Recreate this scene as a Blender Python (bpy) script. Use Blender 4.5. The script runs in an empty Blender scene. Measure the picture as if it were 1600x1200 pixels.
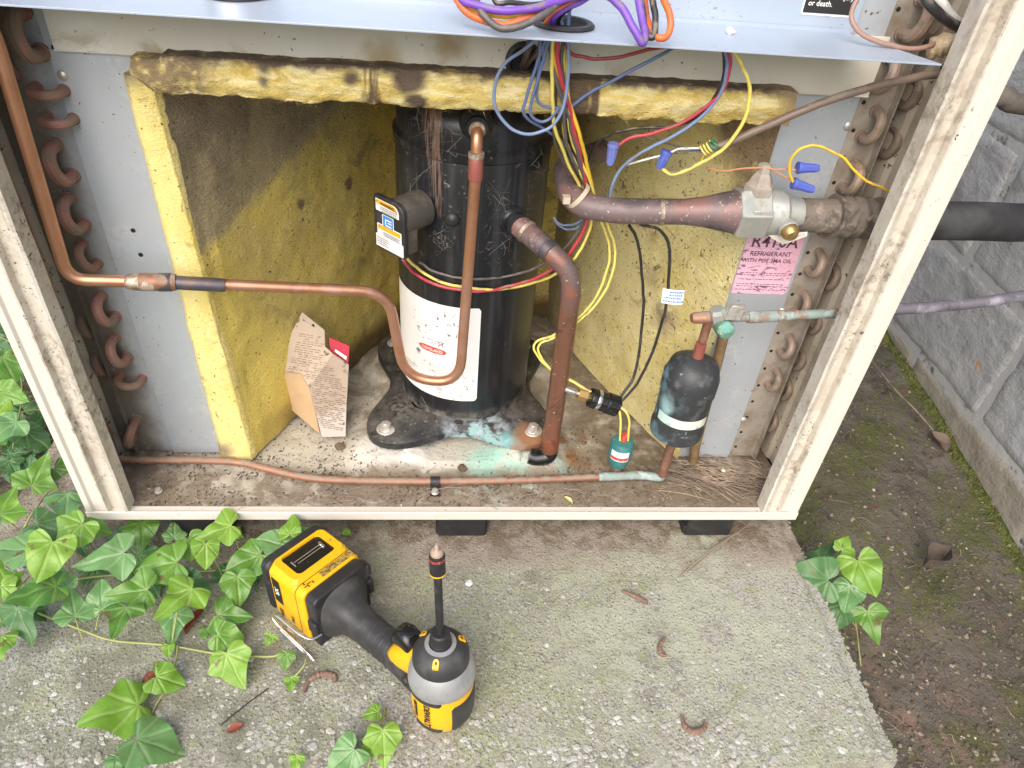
import bpy, math, random
from mathutils import Vector, Matrix, noise
random.seed(7)
rad = math.radians
S = bpy.context.scene
COL = S.collection

# ------------------------------------------------------------------ camera, sky, sun, exposure
CAM = Vector((0.41225, -0.57393, 0.67983))
FPX = 1115.0
def _n(v): return v.normalized()
_d = _n(Vector((-128, 1380, FPX)))
_x = Vector((12100, 208, FPX)); _x = _n(_x - _d * _x.dot(_d))
_z = -_d
_y = _z.cross(_x)
R = Matrix((_x, _y, _z))                       # camera (x right, y down, z forward) to world
cd = bpy.data.cameras.new('camera'); cam = bpy.data.objects.new('camera', cd); COL.objects.link(cam)
cd.sensor_width = 36; cd.lens = 36 * FPX / 1600; cd.clip_start = 0.01; cd.clip_end = 500
m = Matrix.Identity(4)
for i in range(3):
    m[i][0] = R[i][0]; m[i][1] = -R[i][1]; m[i][2] = -R[i][2]; m[i][3] = CAM[i]
cam.matrix_world = m
S.camera = cam
w = bpy.data.worlds.new('World'); S.world = w; w.use_nodes = True
nt = w.node_tree; sky = nt.nodes.new('ShaderNodeTexSky'); sky.sky_type = 'NISHITA'; sky.sun_disc = False
SUN_EL, SUN_AZ = rad(44), rad(200)             # azimuth clockwise from +Y
sky.sun_elevation = SUN_EL; sky.sun_rotation = SUN_AZ; sky.dust_density = 3.0; sky.air_density = 1.0
bg = nt.nodes['Background']; bg.inputs[1].default_value = 0.15
nt.links.new(sky.outputs[0], bg.inputs[0])
sl = bpy.data.lights.new('sun', 'SUN'); sl.energy = 1.55; sl.angle = rad(60); sl.color = (1, 0.93, 0.83)
sun = bpy.data.objects.new('sun', sl); COL.objects.link(sun)
sdir = Vector((math.sin(SUN_AZ) * math.cos(SUN_EL), math.cos(SUN_AZ) * math.cos(SUN_EL), math.sin(SUN_EL)))
sun.rotation_euler = sdir.to_track_quat('Z', 'Y').to_euler(); sun.location = sdir * 5
S.view_settings.view_transform = 'Standard'; S.view_settings.look = 'None'
S.view_settings.gamma = 1; S.view_settings.exposure = 0.78

S.cycles.max_bounces = 6; S.cycles.diffuse_bounces = 4; S.cycles.glossy_bounces = 3; S.cycles.transmission_bounces = 2

# ------------------------------------------------------------------ pixel helpers (turn a point of the photograph into a place)
def ray(px, py): return R @ Vector(((px - 800) / FPX, (py - 600) / FPX, 1.0))
def at(px, py, Y): r = ray(px, py); return CAM + r * ((Y - CAM.y) / r.y)
def atZ(px, py, Z): r = ray(px, py); return CAM + r * ((Z - CAM.z) / r.z)
SC = (0.438, 0.213); SR = 0.0865
def onshell(px, py, extra=0.0):
    d = ray(px, py); ox, oy = CAM.x - SC[0], CAM.y - SC[1]; rr = SR + extra
    A = d.x * d.x + d.y * d.y; B = 2 * (ox * d.x + oy * d.y); C_ = ox * ox + oy * oy - rr * rr
    D = max(0, B * B - 4 * A * C_)
    return CAM + d * ((-B - math.sqrt(D)) / 2 / A)

# ------------------------------------------------------------------ materials
class NT:
    def __init__(s, name):
        s.m = bpy.data.materials.new(name); s.m.use_nodes = True
        s.t = s.m.node_tree; s.b = s.t.nodes['Principled BSDF']; s.out = s.t.nodes['Material Output']
        s.geo = s.t.nodes.new('ShaderNodeNewGeometry'); s.pos = s.geo.outputs['Position']
    def n(s, ty, **kw):
        o = s.t.nodes.new(ty)
        for k, v in kw.items(): setattr(o, k, v)
        return o
    def put(s, sock, v):
        if hasattr(v, 'is_output'): s.t.links.new(v, sock)
        elif isinstance(v, (tuple, list)) and len(v) == 3 and sock.type == 'RGBA': sock.default_value = (*v, 1)
        else: sock.default_value = v
    def math(s, op, a, b=None, c=None, clamp=False):
        o = s.n('ShaderNodeMath', operation=op); o.use_clamp = clamp
        s.put(o.inputs[0], a)
        if b is not None: s.put(o.inputs[1], b)
        if c is not None: s.put(o.inputs[2], c)
        return o.outputs[0]
    def ramp(s, v, lo, hi):
        o = s.n('ShaderNodeMapRange'); o.interpolation_type = 'SMOOTHSTEP'; s.put(o.inputs[0], v)
        o.inputs[1].default_value = lo; o.inputs[2].default_value = hi; return o.outputs[0]
    def noise(s, scale, detail=6, rough=.6, dist=0, off=0, stretch=None):
        o = s.n('ShaderNodeTexNoise'); o.inputs['Scale'].default_value = scale
        o.inputs['Detail'].default_value = detail; o.inputs['Roughness'].default_value = rough; o.inputs['Distortion'].default_value = dist
        mp = s.n('ShaderNodeMapping'); s.t.links.new(s.pos, mp.inputs[0]); mp.inputs[1].default_value = (off, off * .7, -off)
        if stretch: mp.inputs[3].default_value = stretch
        s.t.links.new(mp.outputs[0], o.inputs['Vector'])
        return o.outputs[0]
    def mask(s, d):
        k = d[0]
        if k == 'N':                           # ('N', scale, lo, hi, detail, dist, off, stretch)
            a = list(d[1:]) + [None] * 7
            return s.ramp(s.noise(a[0], a[3] or 6, .62, a[4] or 0, a[5] or 0, a[6]), a[1], a[2])
        if k == 'V':                           # cells: ('V', scale, lo, hi, off)
            o = s.n('ShaderNodeTexVoronoi'); o.inputs['Scale'].default_value = d[1]
            mp = s.n('ShaderNodeMapping'); s.t.links.new(s.pos, mp.inputs[0]); mp.inputs[1].default_value = ((d[4] if len(d) > 4 else 0),) * 3
            s.t.links.new(mp.outputs[0], o.inputs['Vector'])
            return s.ramp(o.outputs[0], d[2], d[3])
        if k == 'L':                           # ('L', (nx,ny,nz), offset, soft, noise amp, noise scale)
            o = s.n('ShaderNodeVectorMath', operation='DOT_PRODUCT'); s.t.links.new(s.pos, o.inputs[0]); o.inputs[1].default_value = d[1]
            v = o.outputs['Value']
            if len(d) > 4: v = s.math('ADD', v, s.math('MULTIPLY', s.math('SUBTRACT', s.noise(d[5]), .5), d[4]))
            return s.ramp(v, d[2] - d[3], d[2] + d[3])
        if k == 'B':                           # ball: ('B', centre, radius, soft, noise amp, noise scale)
            o = s.n('ShaderNodeVectorMath', operation='DISTANCE'); s.t.links.new(s.pos, o.inputs[0]); o.inputs[1].default_value = d[1]
            v = o.outputs['Value']
            if len(d) > 4: v = s.math('ADD', v, s.math('MULTIPLY', s.math('SUBTRACT', s.noise(d[5]), .5), d[4]))
            return s.ramp(v, d[2] + d[3], d[2] - d[3])
        if k == 'UP':                          # upward facing surfaces
            x = s.n('ShaderNodeSeparateXYZ'); s.t.links.new(s.geo.outputs['Normal'], x.inputs[0])
            return s.ramp(x.outputs[2], d[1], d[2])
        if k == 'X': 
            v = s.mask(d[1])
            for e in d[2:]: v = s.math('MULTIPLY', v, s.mask(e))
            return v
        if k == 'K': return s.math('MULTIPLY', s.mask(d[1]), d[2])
        if k == 'OR': 
            v = s.mask(d[1])
            for e in d[2:]: v = s.math('MAXIMUM', v, s.mask(e))
            return v
MATS = {}
def mat(name, base, rough=.55, metal=0, layers=(), bump=(), coat=0, spec=.5, sss=0, var=0.0):
    """base colour, then layers (colour, mask[, roughness[, metallic]]) painted over it, then bump [(scale, strength, distance)]"""
    s = NT(name); col = None
    if var:
        mx = s.n('ShaderNodeMix', data_type='RGBA'); s.put(mx.inputs[0], s.ramp(s.noise(35, 5), .3, .7))
        s.put(mx.inputs[6], tuple(c * (1 - var) for c in base)); s.put(mx.inputs[7], tuple(min(1, c * (1 + var)) for c in base)); col = mx.outputs[2]
    else: col = base
    ro = rough; me = metal
    for L in layers:
        mk = s.mask(L[1])
        mx = s.n('ShaderNodeMix', data_type='RGBA'); s.put(mx.inputs[0], mk); s.put(mx.inputs[6], col); s.put(mx.inputs[7], L[0]); col = mx.outputs[2]
        if len(L) > 2 and L[2] is not None:
            q = s.n('ShaderNodeMix', data_type='FLOAT'); s.put(q.inputs[0], mk); s.put(q.inputs[2], ro); s.put(q.inputs[3], L[2]); ro = q.outputs[0]
        if len(L) > 3:
            q = s.n('ShaderNodeMix', data_type='FLOAT'); s.put(q.inputs[0], mk); s.put(q.inputs[2], me); s.put(q.inputs[3], L[3]); me = q.outputs[0]
    s.put(s.b.inputs['Base Color'], col); s.put(s.b.inputs['Roughness'], ro); s.put(s.b.inputs['Metallic'], me)
    s.b.inputs['Coat Weight'].default_value = coat; s.b.inputs['Coat Roughness'].default_value = .15
    s.b.inputs['Specular IOR Level'].default_value = spec
    nrm = None
    for bmp in bump:
        sc, st, di = bmp[:3]
        h = s.mask(bmp[3]) if len(bmp) > 3 else s.noise(sc, 8, .65)
        o = s.n('ShaderNodeBump'); o.inputs['Strength'].default_value = st; o.inputs['Distance'].default_value = di
        s.put(o.inputs['Height'], h)
        if nrm: s.t.links.new(nrm, o.inputs['Normal'])
        nrm = o.outputs[0]
    if nrm: s.t.links.new(nrm, s.b.inputs['Normal'])
    MATS[name] = s.m
    return s.m

DIRT = (.10, .075, .05); DUST = (.30, .25, .19)
def speck(sc=220, lo=.63, hi=.68, off=3): return ('N', sc, lo, hi, 2, 0, off)
M_cream = mat('cream paint', (.67, .63, .56), .42, layers=[((.60, .55, .46), ('N', 9, .5, .8, 8)), (DIRT, ('X', speck(160, .68, .72), ('N', 14, .45, .6, 3)), .8)], bump=[(600, .05, .001)])
M_creamd = mat('dirty cream paint', (.62, .58, .50), .6, layers=[((.50, .44, .36), ('N', 26, .38, .70, 7, .3), .8), ((.32, .27, .21), ('X', ('N', 110, .42, .66, 6), ('N', 14, .46, .66, 4, 0, 5)), .9), ((.20, .165, .13), ('X', ('N', 160, .52, .66, 4), ('N', 11, .50, .64, 4, 0, 9)), .9), (DIRT, ('X', speck(300, .63, .67), ('N', 12, .45, .6, 3, 0, 3)), .9)], bump=[(140, .35, .002), (40, .2, .003)])
M_cream_in = mat('inner beige paint', (.62, .54, .43), .55, layers=[((.34, .28, .20), ('N', 12, .4, .75, 8), .8), (DIRT, speck(140, .66, .70), .9)], bump=[(300, .06, .001)])
M_divider = mat('divider paint', (.66, .63, .54), .6, layers=[((.72, .72, .67), ('N', 7, .5, .75, 4)), ((.40, .33, .22), ('X', ('N', 14, .54, .72, 8, 1), ('L', (0, 0, -1), -.506, .010)), .9), ((.08, .055, .035), ('B', (.300, .094, .538), .006, .006, .02, 60), .9), ((.45, .36, .22), ('B', (.352, .094, .50), .012, .014, .03, 60), .9),
    ((.42, .33, .21), ('B', (.412, .094, .515), .012, .016, .04, 60), .9), ((.16, .12, .09), ('X', speck(180, .68, .71), ('N', 12, .45, .6, 3)), .9)], bump=[(400, .05, .001)])
M_galv = mat('galvanised steel', (.57, .63, .69), .40, .45, layers=[((.52, .56, .61), ('N', 5, .38, .66, 2), .46), ((.66, .69, .72), ('X', ('V', 150, .35, .5), ('N', 30, .5, .7)), .38), ((.38, .34, .28), ('X', ('N', 25, .50, .8, 8), ('L', (0, 0, -1), -.12, .12)), .85, 0), ((.42, .38, .32), ('N', 40, .62, .8, 8, 1), .8, .1), (DIRT, ('X', speck(150, .67, .71), ('N', 9, .4, .6, 3, 0, 2)), .9, 0)], bump=[(60, .03, .002)])
M_galvs = mat('grey shelf steel', (.46, .53, .63), .40, .25, layers=[((.41, .48, .58), ('N', 5, .35, .7, 3), .42), ((.34, .32, .31), ('X', ('N', 150, .66, .70, 2, 0, 9, (1, 3, 3)), ('N', 12, .45, .55, 2)), .8)], bump=[(30, .03, .002)])
M_plate = mat('dusty coil plate', (.40, .36, .31), .65, .25, layers=[((.25, .20, .15), ('N', 30, .42, .7, 8), .85), (DUST, ('N', 80, .5, .75, 8), .9)], bump=[(200, .15, .001)])
M_plated = mat('grimy coil plate', (.47, .50, .52), .5, .35, layers=[((.19, .165, .125), ('L', (-1, 0, 0), -.052, .014, .014, 30), .8, .1), ((.15, .12, .085), ('X', ('N', 30, .4, .7, 8), ('L', (-1, 0, 0), -.055, .02)), .85, 0), ((.35, .31, .26), ('N', 60, .56, .74, 8), .9)], bump=[(200, .12, .001)])
M_fins = mat('coil fins', (.04, .04, .04), .7, .1, layers=[((.10, .095, .085), ('N', 60, .5, .75, 6, 0, 0, (1, 1, 6)), .7)], bump=[(700, .5, .002, ('N', 500, .4, .6, 1, 0, 0, (.1, .1, 3)))])
M_hole = mat('hole black', (.012, .011, .01), .9)
M_copper = mat('copper', (.56, .29, .17), .34, .75, layers=[((.40, .19, .11), ('N', 18, .45, .75, 6), .42), ((.55, .33, .26), ('X', ('N', 25, .4, .7, 5, 1, 4), ('L', (0, 0, -1), -.30, .02)), .5)], bump=[(150, .05, .001)])
M_copdull = mat('dull copper', (.40, .20, .13), .5, .55, layers=[((.24, .13, .09), ('N', 22, .4, .7, 6), .6), ((.45, .28, .21), ('N', 60, .5, .75, 5, 0, 4), .6), ((.30, .24, .18), ('X', ('UP', .2, .9), ('N', 90, .35, .6)), .9, 0)], bump=[(150, .08, .001)])
M_suct = mat('weathered suction copper', (.235, .115, .075), .34, .5, layers=[((.15, .11, .11), ('L', (0, 0, 1), .265, .03, .05, 40), .48, .2), ((.33, .11, .06), ('N', 22, .52, .7, 7, .5), .4), ((.10, .06, .05), ('N', 35, .55, .72, 8, 1, 7), .5), ((.55, .5, .45), speck(260, .68, .72), .8, 0)], bump=[(140, .12, .001)])
M_mauve = mat('tarnished mauve pipe', (.17, .125, .13), .48, .12, layers=[((.24, .13, .115), ('N', 14, .5, .64, 5), .45), ((.09, .075, .075), ('N', 22, .46, .62, 7, .5, 3), .6), ((.45, .41, .37), speck(300, .66, .70), .8, 0)], bump=[(140, .12, .001)])
M_bend = mat('return bend copper', (.34, .17, .13), .55, .3, layers=[((.42, .18, .16), ('N', 25, .5, .7, 4), .5), ((.23, .17, .12), ('N', 60, .4, .62, 8), .85, 0)], bump=[(200, .15, .001)])
M_bendg = mat('grey return bend', (.34, .26, .21), .6, .3, layers=[((.45, .30, .22), ('N', 30, .5, .7, 4), .5), ((.40, .42, .40), ('N', 24, .6, .7, 4, 0, 5), .7), ((.22, .17, .12), ('N', 60, .45, .65, 8), .85, 0)], bump=[(200, .15, .001)])
M_solder = mat('brazing alloy', (.50, .42, .34), .5, .5, layers=[((.22, .16, .12), ('N', 90, .4, .6, 6), .7)], bump=[(250, .5, .002)])
M_red = mat('heat marked copper', (.42, .13, .11), .45, .4, layers=[((.30, .14, .10), ('N', 60, .4, .7), .5)])
M_dkpipe = mat('heat blackened copper', (.10, .095, .12), .45, .5, layers=[((.20, .13, .11), ('N', 40, .45, .7), .5)], bump=[(200, .1, .001)])
M_shell = mat('black compressor paint', (.012, .013, .016), .30, 0, coat=.0, layers=[
    ((.045, .045, .05), ('N', 40, .5, .8, 8, 0, 0, (1, 1, .15)), .45),
        ((.30, .19, .14), ('X', ('L', (-1, 0, 0), -.4040, .0012, .004, 160), ('L', (1, 0, .16), .4530, .0012, .006, 160), ('L', (0, 0, 1), .338, .008, .03, 90), ('N', 60, .44, .60, 5, 0, 0, (6, 1, .3)), ('K', ('N', 1, .0, .01), .75)), .35, .5),  # bronze streak: reflection of something brown, painted into the shell colour
    ((.12, .115, .10), ('X', ('N', 60, .58, .70, 9, 2.2), ('L', (0, 0, 1), .26, .03)), .7), ((.028, .030, .036), ('N', 20, .5, .66, 3, 0, 4, (3, 1, .05)), .35),  # stretched vertical stripes: faint reflections painted over the black
    ((.25, .235, .20), ('X', ('N', 70, .35, .65, 8), ('L', (0, 0, -1), -.058, .012)), .9),
    ((.35, .33, .30), ('X', speck(210, .70, .73), ('N', 12, .5, .62, 3)), .9)], bump=[(500, .06, .001)])
M_base = mat('black base plate paint', (.02, .02, .022), .42, 0, layers=[((.06, .055, .05), ('N', 50, .45, .8, 6), .7), ((.15, .135, .12), ('X', ('UP', .6, .95), ('N', 30, .40, .85, 8)), .9), ((.24, .22, .19), ('X', ('UP', .3, .9), ('N', 220, .63, .70, 3)), .9), ((.14, .13, .11), ('X', ('B', (.355, .150, .045), .024, .024, .02, 60), ('N', 160, .35, .65)), .9),
    ((.36, .43, .47), ('X', ('B', (.455, .095, .04), .050, .020, .03, 60), ('N', 60, .40, .66, 6)), .9),
    ((.14, .32, .32), ('B', (.497, .097, .04), .013, .006, .016, 110), .9), ((.24, .40, .39), ('X', ('B', (.46, .088, .034), .045, .01, .02, 80), ('N', 70, .47, .58, 8, 0, 3)), .9),
    ((.27, .13, .06), ('B', (.523, .105, .042), .019, .012, .02, 90), .85), ((.26, .17, .11), ('B', (.506, .083, .036), .012, .006, .014, 90), .9)], bump=[(160, .25, .001)])
M_pan = mat('pan cream with dirt', (.53, .49, .41), .5, 0, layers=[
    ((.74, .72, .66), ('B', (.345, .095, .02), .045, .03, .02, 20), .4),
    ((.80, .79, .72), ('B', (.545, .088, .02), .030, .016, .012, 20), .35),
    ((.34, .54, .45), ('X', ('B', (.490, .075, .018), .050, .022, .035, 45), ('N', 24, .30, .52, 5)), .7),
    ((.30, .62, .55), ('B', (.575, .078, .018), .016, .014, .02, 45), .6),
    ((.30, .14, .045), ('OR', ('B', (.590, .090, .018), .022, .014, .03, 40), ('X', ('B', (.60, .12, .018), .05, .03, .04, 30), ('N', 26, .5, .62, 6))), .8),
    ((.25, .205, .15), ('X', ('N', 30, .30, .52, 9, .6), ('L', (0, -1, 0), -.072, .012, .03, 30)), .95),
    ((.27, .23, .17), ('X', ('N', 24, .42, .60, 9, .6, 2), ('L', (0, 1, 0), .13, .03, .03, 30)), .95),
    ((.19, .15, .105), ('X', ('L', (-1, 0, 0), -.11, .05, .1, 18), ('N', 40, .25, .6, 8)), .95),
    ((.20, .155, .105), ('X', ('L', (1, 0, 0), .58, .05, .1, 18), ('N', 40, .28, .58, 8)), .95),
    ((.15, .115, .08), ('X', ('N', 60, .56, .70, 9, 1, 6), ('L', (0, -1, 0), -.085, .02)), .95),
    ((.15, .12, .09), ('X', speck(240, .64, .68), ('N', 10, .42, .6, 3, 0, 2)), .95)],
    bump=[(180, .5, .003), (45, .3, .004)])
WEAVE = (0, .5, .0016, ('N', 260, .3, .7, 2, .3, 0, (.5, .5, 1.3)))
FUZZ = (0, .6, .0018, ('N', 900, .25, .75, 2, 0, 0, (.4, .4, 1)))
M_yel = mat('yellow glass wool', (.90, .77, .31), .95, 0, spec=.1, layers=[
    ((.82, .66, .20), ('N', 20, .42, .7, 6, .5, 0, (1, 1, .5)), None), ((.90, .80, .42), ('N', 60, .52, .72, 6, 0, 3, (1, 1, .4))), ((.38, .27, .10), ('N', 22, .60, .74, 9, 1.5)),
    ((.22, .15, .08), ('N', 36, .66, .73, 9, 2, 5)), ((.30, .24, .16), ('B', (.135, .09, .03), .012, .012, .02, 60)), ((.36, .30, .18), ('B', (.135, .088, .48), .010, .012, .02, 60)), ((.12, .08, .05), speck(260, .67, .71))],
    bump=[(60, .2, .003), FUZZ])
M_yeltop = mat('yellow glass wool strip', (.80, .62, .20), .95, 0, spec=.1, layers=[
    ((.93, .82, .46), ('N', 90, .40, .64, 6, .8, 0, (.35, 1, 1.8)), None), ((.62, .44, .12), ('N', 40, .5, .66, 9, 1.5, 2, (.5, 1, 1.4))),
    ((.32, .24, .14), ('X', ('L', (-1, 0, .5), .030, .012, .05, 30), ('N', 120, .25, .55, 6))),
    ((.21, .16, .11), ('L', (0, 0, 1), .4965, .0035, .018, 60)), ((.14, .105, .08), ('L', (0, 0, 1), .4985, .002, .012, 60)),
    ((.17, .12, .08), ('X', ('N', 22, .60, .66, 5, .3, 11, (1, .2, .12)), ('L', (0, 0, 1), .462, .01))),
    ((.16, .12, .09), ('OR', ('B', (.376, .07, .494), .014, .006, .016, 60), ('B', (.382, .07, .474), .010, .004, .012, 60), ('B', (.327, .07, .490), .006, .004, .012, 60), ('B', (.254, .07, .484), .004, .004, .012, 60), ('B', (.255, .07, .494), .005, .004, .012, 60))),
    ((.36, .27, .16), ('L', (1, 0, .5), .955, .02, .05, 30))],
    bump=[(90, .5, .005), FUZZ])
M_yeldirty = mat('dirty glass wool face', (.60, .48, .16), .95, 0, spec=.1, layers=[
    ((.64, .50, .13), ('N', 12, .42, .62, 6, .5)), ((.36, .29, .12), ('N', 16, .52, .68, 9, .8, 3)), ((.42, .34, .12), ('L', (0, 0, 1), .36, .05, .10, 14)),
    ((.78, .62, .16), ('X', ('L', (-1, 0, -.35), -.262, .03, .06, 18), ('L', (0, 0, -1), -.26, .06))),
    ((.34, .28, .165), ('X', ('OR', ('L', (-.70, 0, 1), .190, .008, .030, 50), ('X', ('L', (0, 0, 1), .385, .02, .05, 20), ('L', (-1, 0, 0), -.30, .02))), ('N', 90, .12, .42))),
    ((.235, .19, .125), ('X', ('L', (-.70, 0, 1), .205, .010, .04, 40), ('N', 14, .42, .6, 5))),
    ((.20, .15, .08), ('OR', ('X', ('N', 34, .63, .69, 9, 2, 8, (1, 1, .4)), ('L', (1, 0, 0), .2, .02)), ('B', (.240, .225, .300), .006, .003, .014, 90), ('B', (.285, .31, .29), .007, .003, .02, 90))), ((.16, .11, .05), ('X', ('L', (0, 0, -1), -.05, .02, .03, 20), ('L', (1, 0, 0), .2, .04))), ((.12, .09, .05), speck(220, .67, .70))],
    bump=[(30, .25, .006), WEAVE, FUZZ])
M_yelright = mat('stained glass wool face', (.90, .79, .40), .95, 0, spec=.1, layers=[
    ((.80, .67, .27), ('N', 14, .42, .62, 6, .5)), ((.86, .76, .38), ('N', 9, .5, .68, 5, 0, 6)),
    ((.50, .38, .19), ('N', 11, .58, .70, 9, 1, 3)), ((.32, .235, .14), ('X', ('L', (1, 0, .45), .886, .012, .04, 30), ('N', 40, .2, .45))),
    ((.34, .25, .16), ('X', ('OR', ('B', (.672, .16, .19), .026, .012, .04, 30), ('B', (.645, .20, .27), .016, .012, .05, 30), ('B', (.655, .19, .235), .020, .012, .05, 30)), ('N', 30, .3, .5))),
    ((.30, .21, .12), ('X', ('N', 50, .60, .66, 9, 2, 8), ('B', (.65, .2, .25), .15, .05))),
    ((.34, .29, .18), ('L', (-1, 0, 0), -.60, .02, .03, 30)), ((.12, .09, .06), speck(190, .655, .685))],  # darker left end: shadow beside the compressor, put into the wool colour
    bump=[(30, .25, .006), WEAVE, FUZZ])
M_rubber = mat('black rubber', (.022, .022, .024), .5, layers=[((.07, .065, .06), ('N', 60, .5, .8, 8), .8)], bump=[(300, .1, .001)])
M_foam = mat('black pipe foam', (.018, .018, .02), .75, layers=[((.06, .06, .065), ('N', 14, .4, .7, 5), .8)], bump=[(400, .3, .001)])
M_foamd = mat('dusty pipe foam', (.17, .14, .115), .85, layers=[((.08, .07, .06), ('N', 35, .5, .64, 9, 1), .9), ((.30, .25, .21), ('N', 90, .5, .7, 8, 0, 3), .9)], bump=[(60, .6, .004), (300, .3, .002)])
M_steel = mat('zinc bolt', (.62, .60, .56), .4, .6, layers=[((.40, .35, .28), ('N', 120, .5, .7), .7)])
M_brass = mat('tarnished brass', (.44, .45, .42), .45, .5, layers=[((.30, .33, .32), ('N', 40, .45, .65, 6), .6, .2), ((.32, .27, .2), ('N', 90, .5, .7, 8), .8, 0)], bump=[(150, .15, .001)])
M_brassy = mat('yellow brass', (.60, .42, .17), .3, .85, layers=[((.40, .30, .14), ('N', 60, .5, .7), .5)])
M_verd = mat('verdigris copper', (.27, .34, .32), .7, .1, layers=[((.27, .20, .15), ('N', 50, .46, .58, 8, .5), .7), ((.46, .56, .54), ('N', 70, .52, .66, 8, 0, 4), .8)], bump=[(160, .3, .001)])
M_gcap = mat('green corroded cap', (.11, .23, .17), .6, .1, layers=[((.55, .50, .06), ('N', 110, .55, .63, 6), .7), ((.20, .46, .40), ('N', 60, .5, .6, 6, 0, 3), .8)], bump=[(160, .3, .001)])
M_drier = mat('corroded drier', (.035, .038, .042), .45, 0, layers=[((.10, .11, .11), ('N', 60, .5, .7, 8), .7),
    ((.34, .54, .56), ('X', ('OR', ('B', (.643, .030, .158), .026, .006, .02, 40), ('B', (.637, .030, .125), .017, .006, .02, 40)), ('N', 30, .30, .45)), .85), ((.30, .50, .54), ('X', ('OR', ('L', (0, 0, -1), -.083, .004, .02, 60), ('N', 26, .6, .66, 5, 0, 9)), ('N', 55, .46, .56, 6, 0, 3)), .85),
    ((.13, .25, .30), ('X', ('N', 34, .48, .60, 8, 0, 2), ('L', (-1, 0, 0), -.668, .02)), .8), ((.30, .34, .36), ('N', 80, .62, .72, 8, 0, 5), .9)], bump=[(160, .25, .001)])
M_drband = mat('drier pale label', (.50, .68, .62), .7, layers=[((.74, .74, .62), ('L', (1, 0, 0), .672, .004, .01, 60)), ((.30, .5, .5), ('N', 90, .5, .65, 8))])
M_teal = mat('green switch plastic', (.03, .17, .17), .45, layers=[((.09, .22, .21), ('N', 80, .5, .7), .6)])
M_white = mat('white label', (.82, .82, .80), .5, layers=[((.60, .58, .55), ('N', 120, .60, .68, 8), .8)])
M_whitedirty = mat('white compressor label', (.84, .84, .83), .42, layers=[((.16, .15, .14), ('X', ('N', 170, .60, .635, 3, .6), ('OR', ('B', (.40, .135, .19), .032, .014, .02, 50), ('B', (.436, .13, .10), .020, .014), ('B', (.39, .14, .115), .02, .02))), .8), ((.70, .69, .67), ('N', 10, .55, .8))])
M_redink = mat('red ink', (.62, .06, .04), .5, layers=[((.75, .30, .25), speck(400, .58, .64))])
M_blackink = mat('black ink', (.02, .02, .02), .5)
M_greyink = mat('grey ink', (.22, .22, .23), .6)
M_blueink = mat('blue ink', (.04, .26, .70), .4)
M_orangeink = mat('orange ink', (.85, .42, .02), .4)
M_pink = mat('pink label', (.80, .50, .64), .5, layers=[((.70, .40, .50), ('N', 8, .45, .7), .6), ((.22, .11, .14), ('X', ('N', 50, .57, .62, 9, 2, 4, (1, 1, 3)), ('L', (0, 0, -1), -.34, .02)), .8)])
M_card = mat('printed cardboard', (.50, .40, .31), .8, layers=[((.40, .31, .24), ('N', 20, .4, .7, 6)), ((.60, .53, .46), ('L', (0, 0, -1), -.05, .005, .01, 60)), ((.12, .085, .06) , ('N', 90, .60, .70, 5))], bump=[(60, .2, .002)])
M_cardin = mat('bare cardboard', (.58, .41, .25), .85, layers=[((.50, .35, .2), ('N', 20, .4, .7))])
M_cardred = mat('red printed card', (.50, .03, .06), .6)
def wire_mat(n, c, r=.4): return mat('wire ' + n, c, r, layers=[(tuple(x * .62 + .03 for x in c), ('N', 55, .45, .75, 6), .6), ((.24, .20, .16), ('X', ('N', 90, .48, .66, 6, 0, 6), ('UP', -.2, .8)), .8)])
W = {k: wire_mat(k, v) for k, v in dict(yellow=(.82, .70, .16), gold=(.85, .55, .04), red=(.52, .05, .08), darkred=(.30, .03, .035), black=(.025, .025, .025), grey=(.11, .10, .10), brown=(.09, .065, .06),
     blue=(.13, .19, .38), lightblue=(.20, .28, .48), purple=(.20, .08, .50), orange=(.80, .16, .035), white=(.75, .75, .73), green=(.03, .22, .12), cable=(.19, .135, .105), tan=(.55, .25, .12), capillary=(.33, .20, .16), pinkred=(.70, .12, .20)).items()}
M_nut = mat('blue wire nut', (.09, .13, .50), .45, layers=[((.16, .20, .52), ('N', 90, .5, .7))])
M_nutp = mat('lavender wire nut', (.16, .20, .52), .45)
M_putty = mat('yellowed sealing putty', (.58, .44, .28), .85, layers=[((.72, .62, .46), ('N', 60, .5, .65)), ((.40, .24, .10), ('N', 40, .58, .7, 6, 0, 3))], bump=[(90, .8, .006)])
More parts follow.
